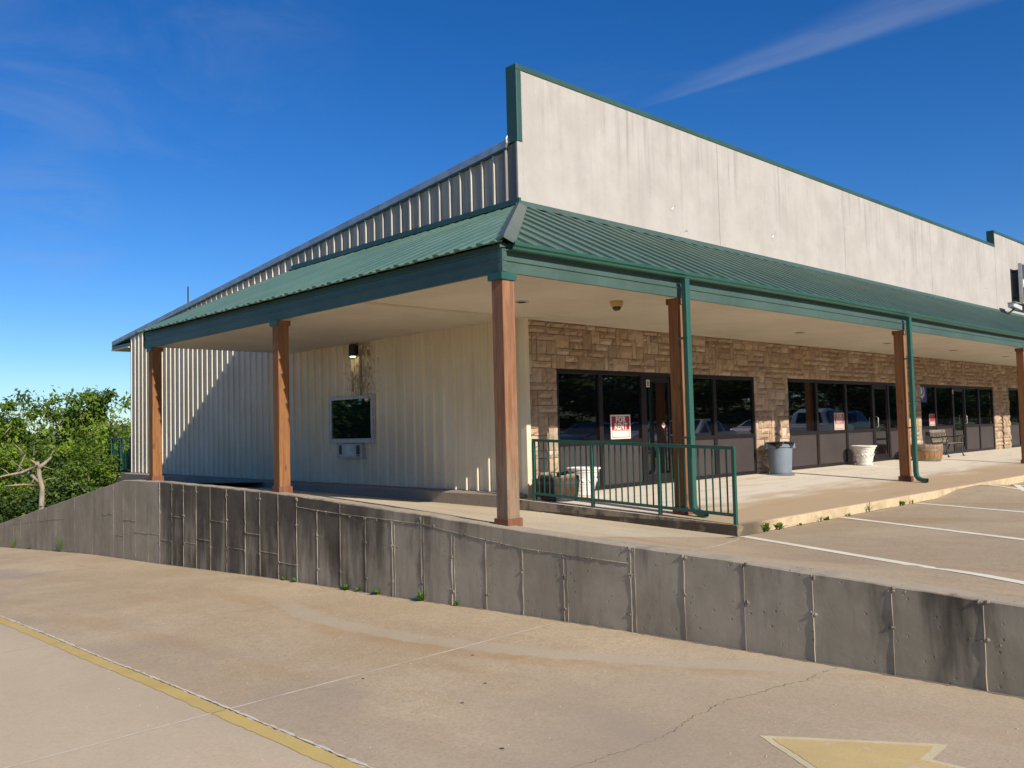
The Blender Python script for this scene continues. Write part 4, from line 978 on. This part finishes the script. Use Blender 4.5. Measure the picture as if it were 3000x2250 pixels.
for _ in range(300):
    x, y = rr.uniform(-9, -3.6), rr.uniform(-9, 6); s = rr.uniform(.002, .006); mb.sphere((x, y, zd(y) + s * .3), s, 5, 3, (1, 1.3, .6))
tag(mb.build('grit', simple('pale grit', (.55, .47, .36), .9)), kind='stuff')

# ------------------------------------------------------------------ plants
def weed(loc, h, n, spread, label, broad=False, seed=0):
    rw = random.Random(seed); mb = MB()
    for _ in range(n):
        a = rw.uniform(0, 6.28); l = h * (.72 if broad else 1) * rw.uniform(.4, 1.1); lean = rw.uniform(.15, .8) * spread; t = rw.random(); col = (t, t, t); w = (.006 if not broad else .022) * rw.uniform(.7, 1.4)
        c, s = math.cos(a), math.sin(a); pts = []
        for i in range(5):
            f = i / 4; ww = w * (1 - f) if not broad else w * math.sin(max(.05, f) * math.pi * .97)
            x, y, z = c * lean * f * f * 1.1, s * lean * f * f * 1.1, l * (f - .25 * f * f * (lean / max(.01, h)))
            pts += [(x - s * ww, y + c * ww, z), (x + s * ww, y - c * ww, z)]
        mb.add(pts, [(2 * i, 2 * i + 1, 2 * i + 3, 2 * i + 2) for i in range(4)], col)
    o = mb.build('weed', M['weed'], colors=True, fixn=False); o.location = loc; tag(o, label, 'weed', 'weeds in the concrete joints'); return o
xw = XW - .03
for i, (y, h, n, sp_, br, lab) in enumerate([(12.55, .42, 40, .22, False, 'tall grassy weed against the sloping end of the wall'), (16.6, .38, 26, .3, False, 'leaning dry weed farthest left along the wall foot'), (15.2, .10, 40, .35, False, 'low yellowish weed mat beside the driveway edge at far left'),
        (1.73, .10, 9, .10, True, 'tiny weed at the wall foot below the left posts'), (1.38, .10, 9, .1, True, 'second tiny weed at the wall foot below the left posts'), (.02, .13, 16, .14, True, 'bushy weed nearest left of the wall weeds by the slab joint'), (-.28, .10, 8, .08, True, 'narrow weed just right of the bushy weed on the wall foot'), (-.72, .13, 14, .12, True, 'rounded weed midway along the wall foot'), (-1.66, .18, 24, .14, True, 'largest leafy weed at the foot of the retaining wall'), (-2.35, .09, 10, .07, True, 'small weed farthest right along the wall foot')]):
    weed((xw, y, zd(y)), h, n, sp_, lab, br, i)
for i, (x, h, n, sp_, br, lab) in enumerate([(.35, .17, 12, .12, True, 'upright green weed on the curb nearest the corner'), (.68, .15, 20, .16, True, 'spreading green weed second along the curb'), (1.25, .06, 8, .08, True, 'tiny weed third along the curb'), (1.85, .11, 24, .14, False, 'reddish grass tuft at the head of the second parking line'), (2.05, .10, 10, .08, True, 'little sprout beside the second parking line'), (2.75, .07, 24, .2, False, 'flat grass clump between two parking lines on the curb'), (3.45, .20, 26, .26, False, 'spiky grass tuft against the curb'), (4.75, .13, 12, .12, True, 'leafy weed at the head of the third parking line'), (5.15, .11, 22, .16, False, 'low grass clump just past the third parking line')]):
    weed((x, -4.20, lot(x, -4.2)), h, n, sp_, lab, br, 40 + i)
mb = MB()
for k in range(9): mb.sphere((rr.uniform(-.1, .1), rr.uniform(-.06, .06), .008), rr.uniform(.012, .03), 6, 4, (1, 1, .3))
o = mb.build('dry_leaves', simple('dry leaves', (.42, .30, .18), .9)); o.location = (-.42, -.7, lot(-.42, -.7)); tag(o, 'few dry leaves at the curb beside the corner trim', 'leaves')

def tree_mesh(seed, H, W, nclu, per, lsz, trunk_h=.35, rad=.16, loose=1.0):
    rt = random.Random(seed); tr = MB(); cr = MB(); tips = []
    top = Vector((rt.uniform(-.4, .4), rt.uniform(-.4, .4), H * .8))
    pts = [Vector((0, 0, -1.0)), Vector((0, 0, 0)), Vector((rt.uniform(-.2, .2), rt.uniform(-.2, .2), H * .3)), top * .75, top]
    tr.tube(pts, [rad * 1.3, rad, rad * .75, rad * .4, .03], 7)
    for k in range(15):
        f = rt.uniform(trunk_h, .95); base = Vector((top.x * f * .8, top.y * f * .8, H * .8 * f)); a = k * 2.4 + rt.uniform(-.5, .5); ln = W * .5 * rt.uniform(.55, 1.05) * (1.15 - .5 * f)
        mid = base + Vector((math.cos(a) * ln * .5, math.sin(a) * ln * .5, ln * rt.uniform(.1, .4))); end = base + Vector((math.cos(a) * ln, math.sin(a) * ln, ln * rt.uniform(.2, .8)))
        r0 = rad * .45 * (1 - f * .5); tr.tube([base, mid, end], [r0, r0 * .6, .015], 5); tips += [(mid, .5), (end, 1)]
        for _ in range(2):
            e2 = mid + Vector((rt.uniform(-1, 1), rt.uniform(-1, 1), rt.uniform(-.2, .9))) * ln * .5; tr.tube([mid, e2], [r0 * .45, .012], 4); tips.append((e2, 1))
    tips.append((top, 1)); cl = []
    for _ in range(nclu):
        p, w = rt.choice(tips); c = p + Vector((rt.gauss(0, 1), rt.gauss(0, 1), rt.gauss(0, .7))) * W * .09
        cl.append(c)
    for c in cl:
        tone = rt.uniform(-.1, .8); R_ = W * rt.uniform(.055, .115) * loose
        for _ in range(int(per * rt.uniform(.6, 1.3))):
            d = Vector((rt.gauss(0, 1), rt.gauss(0, 1), rt.gauss(0, .62))) * R_ * .62; p = c + d
            n = (Vector((rt.gauss(0, .8), rt.gauss(0, .8), 1 + rt.gauss(0, .5))) + d.normalized() * .8).normalized(); t = n.cross(Vector((rt.gauss(0, 1), rt.gauss(0, 1), rt.gauss(0, 1)))).normalized(); b = n.cross(t)
            s = lsz * rt.uniform(.6, 1.25); v = min(1, max(0, tone + rt.uniform(-.15, .3))); col = (v, v, v)
            cr.add([p - t * s, p - b * s * .5 + t * s * .1, p + t * s, p + b * s * .5 + t * s * .1], [(0, 1, 2, 3)], col)
    zs = sorted(v[2] for v in cr.v); f = H / zs[int(len(zs) * .992)]
    for m_ in (tr, cr): m_.v = [(x, y, z * f) for x, y, z in m_.v]
    return tr, cr
def make_tree(name, seed, H, W, nclu, per, lsz, leafmat, **k):
    tr, cr = tree_mesh(seed, H, W, nclu, per, lsz, **k)
    root = bpy.data.objects.new(name, None); C.objects.link(root)
    tr.build('trunk', M['bark'], root, fixn=False, smooth=True); cr.build('crown', leafmat, root, fixn=False, colors=True)
    return root
def dirpx(u, v): return (FW + RT * ((u - 1500) / 2537.0) - UP * ((v - 1125) / 2537.0))
def at_dir(u, v, dist):
    d = dirpx(u, v); d = d / math.hypot(d.x, d.y); return CAM + d * dist
protos = {}
def put_tree(kind, u, vtop, dist, label, group='trees beyond the sloping wall', wide=1.0, pos=None, Hreal=None, rot=None):
    if pos is None:
        p = at_dir(u, vtop, dist); gz = hill(p.x, p.y); H = p.z - gz; x, y = p.x, p.y
    else: x, y = pos; gz = hill(x, y); H = Hreal
    name, seed, H0, W0, nclu, per, lsz, lm, kw = KIND[kind]
    if kind not in protos: o = protos[kind] = make_tree(name, seed, H0, W0, nclu, per, lsz, lm, **kw)
    else: o = copy_tree(protos[kind])
    s = H / (H0 * 1.0); o.location = (x, y, gz); o.scale = (s * wide, s * wide, s); o.rotation_euler = (0, 0, rot if rot is not None else random.Random(u * 7 + dist).uniform(0, 6))
    tag(o, label, 'tree', group); return o
KIND = {
 'oak': ('oak_tree', 21, 9.0, 7.0, 80, 105, .135, M['leaf'], dict(loose=.95)),
 'oak2': ('oak_tree', 33, 9.0, 6.0, 72, 105, .135, M['leaf'], dict(trunk_h=.3, loose=.95)),
 'young': ('sparse_tree', 45, 9.0, 5.0, 70, 22, .11, M['leafpale'], dict(trunk_h=.3, rad=.1, loose=1.1)),
 'cedar': ('cedar_tree', 57, 6.0, 4.6, 130, 62, .12, M['leafdark'], dict(trunk_h=.08, rad=.1)),
}
put_tree('oak', 10, 1178, 42, 'rounded green tree at the left edge of the woods', wide=.95)
put_tree('oak2', 192, 1148, 40, 'tallest bright green tree, in the middle of the woods', wide=.9)
put_tree('young', 285, 1178, 40, 'thin olive leaved tree with sky showing through, right of the tallest tree', wide=.8)
put_tree('young', 72, 1200, 46, 'bare topped reddish tree between the two big green trees', wide=.8)
put_tree('oak', 345, 1245, 42, 'olive green tree beside the building corner', wide=.8, rot=2.0)
put_tree('oak2', 395, 1240, 50, 'tree partly hidden behind the rear corner of the building', wide=.9, rot=4)
put_tree('oak', -90, 1190, 46, 'green tree partly cut by the left frame edge', wide=.9, rot=1)
put_tree('oak2', 100, 1300, 39, 'lower green tree in front of the two tall trees', wide=1.1, rot=3.3)
put_tree('oak', 255, 1275, 33, 'bright bushy tree just left of the stair railing', wide=1.15, rot=5.1)
put_tree('oak2', 330, 1330, 31, 'dense tree behind the balustrade', wide=1.2, rot=.4)
put_tree('oak', 10, 1310, 40, 'shaded tree behind the fallen grey limbs', wide=1.1, rot=2.6)
put_tree('cedar', 40, 1400, 38, 'dark feathery cedar at the far left over the wall', wide=1.3, rot=1.2)
put_tree('cedar', 150, 1385, 36, 'dark cedar behind the dead tree', wide=1.3, rot=2.8)
put_tree('cedar', 215, 1370, 31, 'cedar between the dead tree and the handrail', wide=1.3, rot=4.4)
put_tree('cedar', 280, 1345, 31, 'cedar under the stair railing', wide=1.3, rot=.4)
put_tree('cedar', -40, 1400, 40, 'cedar at the left frame edge', wide=1.3, rot=3.1)
put_tree('cedar', 95, 1410, 37, 'lowest cedar directly above the wall slope', wide=1.4, rot=5.2)
# bleached dead tree and grey fallen limbs
p = at_dir(120, 1470, 30); gz = p.z - .6
DT = empty('dead_tree', 'bleached dead tree trunk with a forked broken top', 'tree', (p.x, p.y, gz))
e = lambda u, v, dz=0: at_dir(u, v, 30 + dz) - Vector((p.x, p.y, gz))
mb = MB(); mb.tube([(0, 0, -1.5), (0, 0, .1), e(124, 1430), e(117, 1400), e(112, 1370), e(110, 1352)], [.095, .085, .075, .065, .06, .045], 8)
mb.tube([e(111, 1372), e(130, 1358), e(152, 1338)], [.075, .055, .02], 6); mb.tube([e(111, 1372), e(104, 1355), e(88, 1346)], [.06, .04, .012], 6)
mb.tube([e(113, 1412), e(95, 1395), e(82, 1384)], [.035, .05, .035], 6)
mb.build('trunk', M['deadwood'], DT, smooth=True)
BR = [([e(110, 1364), e(60, 1385, -1), e(20, 1392, -1), e(-20, 1402, -1)], [.045, .04, .03, .02]), ([e(114, 1424), e(70, 1419, -1), e(10, 1424, -1)], [.035, .03, .012])]
for (a, b) in (((70, 1380), (40, 1355)), ((50, 1386), (75, 1330)), ((30, 1392), (0, 1370)), ((90, 1420), (110, 1390)), ((110, 1365), (160, 1378)), ((125, 1410), (165, 1400)), ((70, 1330), (40, 1300)), ((145, 1342), (160, 1320)), ((15, 1270), (35, 1250))):
    BR.append(([e(*a), e((a[0] + b[0]) / 2, (a[1] + b[1]) / 2 - 3), e(*b)], [.018, .014, .005]))
for pts, rads in BR:
    mb = MB(); mb.tube(pts, rads, 5); mb.build('bare_branch', M['deadwood'], DT, smooth=True)
# woods mirrored in the service window and in the shop glass
for i, (x, y) in enumerate(((-19, 20), (-22, 26), (-21, 33), (-26, 38), (-30, 31), (-25, 46))):
    put_tree('cedar', 130 + i, 0, 0, 'bushy cedar across the driveway, mirrored in the service window', 'cedars across the driveway', 1.6, (x, y), 8 + i % 3, i * 1.7)
k = 0
for (x, y, H) in ((-20, 24, 10), (-24, 30, 11), (-28, 20, 10), (-31, 36, 11), (-22, 42, 12), (-36, 28, 12)):
    put_tree('oak' if k % 2 else 'oak2', k, 0, 0, 'green tree across the driveway, mirrored in the service window', 'trees across the driveway', 1.3, (x, y), H, k * 1.3); k += 1
for i in range(13):
    x = 2 + i * 7.5; y = -52 - (i * 37 % 11)
    put_tree('oak' if i % 2 else 'oak2', 50 + i, 0, 0, 'dark roadside tree mirrored in the shop windows', 'trees across the road', 1.5, (x, y), 12 + (i * 13 % 5), i * 1.9)

for i in range(22):
    x = -6 + i * 15 + (i * 7 % 5); y = -44 - (i * 29 % 7)
    put_tree('cedar', 90 + i, 0, 0, 'bushy dark roadside cedar mirrored in the shop windows', 'cedars across the road', 2.3, (x, y), 9 + (i * 5 % 4), i * 1.1)
# ------------------------------------------------------------------ parked cars, seen mirrored in the shop glass
def carpaint(name, c, metal=.3): return simple(name, c, .28, metal, .03, 2, coat=1)
M['tyre'] = simple('tyre rubber', (.015, .015, .015), .85); M['rim'] = simple('wheel alloy', (.45, .45, .46), .3, .8); M['carglass'] = m_glass('car glass', 1.5, (.01, .012, .014))
M['redlamp'] = m_flat('tail lamp red', (.5, .01, .01), .2, coat=1); M['clearlamp'] = m_flat('head lamp', (.7, .7, .7), .15, coat=1)
def car(kind, paint, label, loc, rz):
    root = empty({'truck': 'pickup_truck', 'sedan': 'parked_car'}[kind], label, {'truck': 'truck', 'sedan': 'car'}[kind], loc, rz, 'vehicles parked in the lot')
    if kind == 'truck':
        W = .98; S = [(-2.9, .55, 1.0, 1.0, .90), (-2.85, .50, 1.08, 1.08, .97), (-1.9, .48, 1.10, 1.10, 1), (-.95, .42, 1.12, 1.12, 1), (-.85, .40, 1.12, 1.70, 1), (-.3, .38, 1.12, 1.86, 1), (.4, .38, 1.12, 1.86, 1), (.75, .38, 1.12, 1.80, 1), (1.45, .38, 1.12, 1.16, 1), (2.3, .42, 1.08, 1.09, 1), (2.75, .48, 1.0, 1.0, .95), (2.9, .55, .8, .82, .85)]; wx = (-1.75, 1.85); wr = .39
    else:
        W = .90; S = [(-2.3, .45, .75, .78, .85), (-2.2, .32, .92, .95, .95), (-1.6, .26, .93, 1.02, 1), (-.9, .24, .93, 1.40, 1), (-.3, .24, .92, 1.47, 1), (.3, .24, .91, 1.44, 1), (1.2, .24, .90, .97, 1), (1.9, .28, .82, .85, .97), (2.25, .34, .68, .70, .86)]; wx = (-1.35, 1.4); wr = .33
    secs = []
    for (x, zb, zbl, zt, wf) in S:
        w = W * wf; gh = zt - zbl > .12; wt = w * (.74 if gh else .93)
        half = [(w * .86, zb), (w * .97, zb + .12), (w, (zb + zbl) / 2 + .05), (w * .97, zbl), (wt, zt - .05 if gh else max(zbl, zt - .012)), (wt * .82, zt)]
        secs.append([(x, yy, z) for yy, z in half] + [(x, -yy, z) for yy, z in reversed(half)])
    mb = MB(); n = 12; vs = [p for s in secs for p in s]; fs = []
    for i in range(len(secs) - 1):
        for j in range(n): fs.append((i * n + j, i * n + (j + 1) % n, (i + 1) * n + (j + 1) % n, (i + 1) * n + j))
    fs += [tuple(range(n)), tuple((len(secs) - 1) * n + j for j in range(n))]
    mb.add(vs, fs); mb.build('body', paint, root, smooth=False, bevel=.03)
    gl = MB()
    for i in range(len(S) - 1):
        a, b = secs[i], secs[i + 1]; g0, g1 = S[i][3] - S[i][2], S[i + 1][3] - S[i + 1][2]
        if min(g0, g1) > .3:
            for s3, s4 in ((3, 4), (8, 7)):
                sg = 1 if s3 == 3 else -1; pa = [Vector(q_) for q_ in (a[s3], b[s3], b[s4], a[s4])]; c = sum(pa, Vector()) / 4
                o = Vector((0, sg * .012, .004)); gl.add([c + (q_ - c) * .86 + o for q_ in pa], [(0, 1, 2, 3)])
        elif max(g0, g1) > .3:
            pa = [Vector(q_) for q_ in (a[5], b[5], b[6], a[6])]; c = sum(pa, Vector()) / 4; gl.add([c + (q_ - c) * .88 + Vector((0, 0, .02)) for q_ in pa], [(0, 1, 2, 3)])
            for s3, s4 in ((3, 4), (8, 7)):
                sg = 1 if s3 == 3 else -1; pa = [Vector(q_) for q_ in (a[s3], b[s3], b[s4], a[s4])]; c = sum(pa, Vector()) / 4
                gl.add([c + (q_ - c) * .72 + Vector((0, sg * .014, .004)) for q_ in pa], [(0, 1, 2, 3)])
    gl.build('windows', M['carglass'], root)
    for x in wx:
        for s in (1, -1):
            mb = MB(); cy = s * (W - .08)
            mb.extrude([(wr * math.cos(t), wr * math.sin(t)) for t in [i * math.pi / 12 for i in range(24)]], lambda t, q_: (x + q_[0], cy + t * .12, wr + q_[1]), [-1, 1]); wh = mb.build('wheel', M['tyre'], root, bevel=.03)
            mb = MB(); mb.extrude([(wr * .62 * math.cos(t), wr * .62 * math.sin(t)) for t in [i * math.pi / 10 for i in range(20)]], lambda t, q_: (x + q_[0], cy + s * (.115 + t * .008), wr + q_[1]), [0, 1]); mb.build('rim', M['rim'], wh)
    xr, xf = S[0][0], S[-1][0]
    for s in (1, -1):
        mb = MB(); mb.box(xr - .01, xr + .10, s * W * .78 - .09, s * W * .78 + .10, .72 if kind == 'sedan' else .75, .84 if kind == 'sedan' else 1.05); mb.build('tail_light', M['redlamp'], root)
        mb = MB(); mb.box(xf - .10, xf + .01, s * W * .68 - .13, s * W * .68 + .08, .55 if kind == 'sedan' else .72, .66 if kind == 'sedan' else .88); mb.build('headlight', M['clearlamp'], root)
    return root
silver = carpaint('silver car paint', (.60, .61, .62), .15); white = carpaint('white car paint', (.72, .72, .70), 0); navy = carpaint('dark blue car paint', (.02, .03, .06)); blackp = carpaint('black car paint', (.012, .012, .014))
car('truck', silver, 'silver crew cab pickup mirrored in the second shop window', (29.0, -9.6, lot(29, -9.6)), R(-8))
car('sedan', silver, 'silver sedan mirrored beside the rent sign of the first shop', (27.2, -18.4, lot(20, -18)), R(176))
car('sedan', white, 'white sedan farthest back behind the pickup, mirrored in the second shop window', (38, -17.6, lot(30, -18)), R(5))
car('truck', navy, 'dark blue pickup parked behind the silver pickup', (45.0, -15.6, lot(45, -15)), R(-6))
car('sedan', blackp, 'black sedan parked left of the silver sedan, dim in the first shop glass', (20.5, -16.5, lot(20, -16)), R(170))
car('sedan', white, 'white sedan with its hood toward the shop door, mirrored low in the first shop glass', (18.6, -9.4, lot(18, -9)), R(172))

# ------------------------------------------------------------------ sun, sky, camera
sc = bpy.context.scene
SUNV = Vector((.09, 1.0, -.58)).normalized()     # the way the light travels
EL = math.asin(-SUNV.z)
ld = bpy.data.lights.new('Sun', 'SUN'); ld.energy = 5.0; ld.angle = R(.53); ld.color = (1, .93, .82)
lo = bpy.data.objects.new('Sun', ld); C.objects.link(lo); lo.rotation_euler = SUNV.to_track_quat('-Z', 'Y').to_euler()
w = bpy.data.worlds.new('World'); sc.world = w; w.use_nodes = True; t = w.node_tree; bg = t.nodes['Background']
sky = t.nodes.new('ShaderNodeTexSky'); sky.sky_type = 'NISHITA'; sky.sun_disc = False; sky.sun_elevation = EL
az = math.atan2(-SUNV.x, -SUNV.y); sky.sun_rotation = az; sky.altitude = 300; sky.air_density = 1.0; sky.dust_density = .0; sky.ozone_density = 3.0
bg.inputs['Strength'].default_value = .06
def wn(kind, **k):
    n = t.nodes.new(kind)
    for a, b in k.items(): setattr(n, a, b)
    return n
tc = wn('ShaderNodeTexCoord'); gen = tc.outputs['Generated']
def wl(a, b): t.links.new(a, b)
def wmath(op, a, b=0.0, clamp=False):
    n = wn('ShaderNodeMath', operation=op, use_clamp=clamp)
    for i, v in enumerate((a, b)):
        if isinstance(v, bpy.types.NodeSocket): wl(v, n.inputs[i])
        else: n.inputs[i].default_value = v
    return n.outputs[0]
def wdot(vec):
    n = wn('ShaderNodeVectorMath', operation='DOT_PRODUCT'); wl(gen, n.inputs[0]); n.inputs[1].default_value = vec; return n.outputs['Value']
def wramp(x, a, b, c=0.0, d=1.0):
    n = wn('ShaderNodeMapRange', interpolation_type='SMOOTHSTEP'); wl(x, n.inputs[0])
    for i, v in zip((1, 2, 3, 4), (a, b, c, d)): n.inputs[i].default_value = v
    return n.outputs[0]
hs = wn('ShaderNodeHueSaturation'); wl(sky.outputs[0], hs.inputs['Color']); hs.inputs['Saturation'].default_value = 1.34; hs.inputs['Value'].default_value = 1.36
tint = wn('ShaderNodeMix', data_type='RGBA', blend_type='MULTIPLY'); tint.inputs[0].default_value = 1; wl(hs.outputs[0], tint.inputs[6]); tint.inputs[7].default_value = (.70, .88, 1.18, 1)
# cirrus: one long streak, a few wisps; all fixed to compass directions
d1 = Vector((.7866, .6077, .3645)).normalized(); d2 = Vector((1.0283, .3693, .4710)).normalized(); nn = d1.cross(d2).normalized()
if nn.z < 0: nn = -nn
al = (d2 - d1 * d1.dot(d2)).normalized()
side = wdot(nn); along = wdot(al)
width = wmath('ADD', wmath('MULTIPLY', along, .075), .006)
mp = wn('ShaderNodeMapping'); wl(gen, mp.inputs[0]); mp.inputs['Scale'].default_value = (1, 1, 1)
nz = wn('ShaderNodeTexNoise'); nz.inputs['Scale'].default_value = 9; nz.inputs['Detail'].default_value = 6; wl(gen, nz.inputs['Vector'])
cmb = wn('ShaderNodeCombineXYZ'); wl(wmath('MULTIPLY', along, 3.0), cmb.inputs[0]); wl(wmath('MULTIPLY', side, 30.0), cmb.inputs[1])
nf = wn('ShaderNodeTexNoise'); nf.inputs['Scale'].default_value = 2.2; nf.inputs['Detail'].default_value = 6; wl(cmb.outputs[0], nf.inputs['Vector'])
rel = wmath('DIVIDE', side, width)
streak = wmath('MULTIPLY', wramp(rel, -.55, -.15), wramp(rel, .2, 1.5, 1, 0))
streak = wmath('MULTIPLY', streak, wmath('MULTIPLY', wramp(along, -.03, .12), wramp(nf.outputs['Fac'], .2, .65, .35, 1)))
def wisp(dirv, rad, stretch, scale, amt, off, thr):
    dv = Vector(dirv).normalized(); g = wramp(wdot(dv), math.cos(rad), math.cos(rad * .25))
    m = wn('ShaderNodeMapping'); wl(gen, m.inputs[0]); m.inputs['Scale'].default_value = stretch; m.inputs['Location'].default_value = off; m.inputs['Rotation'].default_value = (0, .5, .6)
    q_ = wn('ShaderNodeTexNoise'); q_.inputs['Scale'].default_value = scale; q_.inputs['Detail'].default_value = 8; q_.inputs['Roughness'].default_value = .62; q_.inputs['Distortion'].default_value = .6; wl(m.outputs[0], q_.inputs['Vector'])
    return wmath('MULTIPLY', wmath('MULTIPLY', g, wramp(q_.outputs['Fac'], thr, thr + .3)), amt)
cl = wmath('ADD', wmath('MULTIPLY', streak, .25), wisp((.30, 1.0, .52), .30, (2.0, 2.6, 5.0), 2.3, .15, (.4, .2, .1), .42), True)
cl = wmath('ADD', cl, wisp((.2976, 1.083, .255), 0.085, (1.5, 1.5, 7), 3.5, .16, (2, 1, 0), .34), True)
cl = wmath('ADD', cl, wisp((.95, .7, .37), .22, (1.0, 1.0, 12), 2.5, .06, (5, 1, 0), .5), True)
mxn = wn('ShaderNodeMix', data_type='RGBA'); wl(cl, mxn.inputs[0]); wl(tint.outputs[2], mxn.inputs[6]); mxn.inputs[7].default_value = (4.6, 5.4, 7.6, 1); wl(mxn.outputs[2], bg.inputs['Color'])
cam = bpy.data.cameras.new('Camera'); co = bpy.data.objects.new('Camera', cam); C.objects.link(co)
cam.sensor_fit = 'HORIZONTAL'; cam.sensor_width = 36; cam.lens = 36 * F; cam.clip_start = .05; cam.clip_end = 12000
mt = Matrix((RT, UP, -FW)).transposed().to_4x4(); mt.translation = CAM; co.matrix_world = mt; sc.camera = co
vs_ = sc.view_settings; vs_.view_transform = 'Standard'; vs_.look = 'None'; vs_.exposure = .32; vs_.gamma = 1
sc.cycles.max_bounces = 8; sc.cycles.use_denoising = True
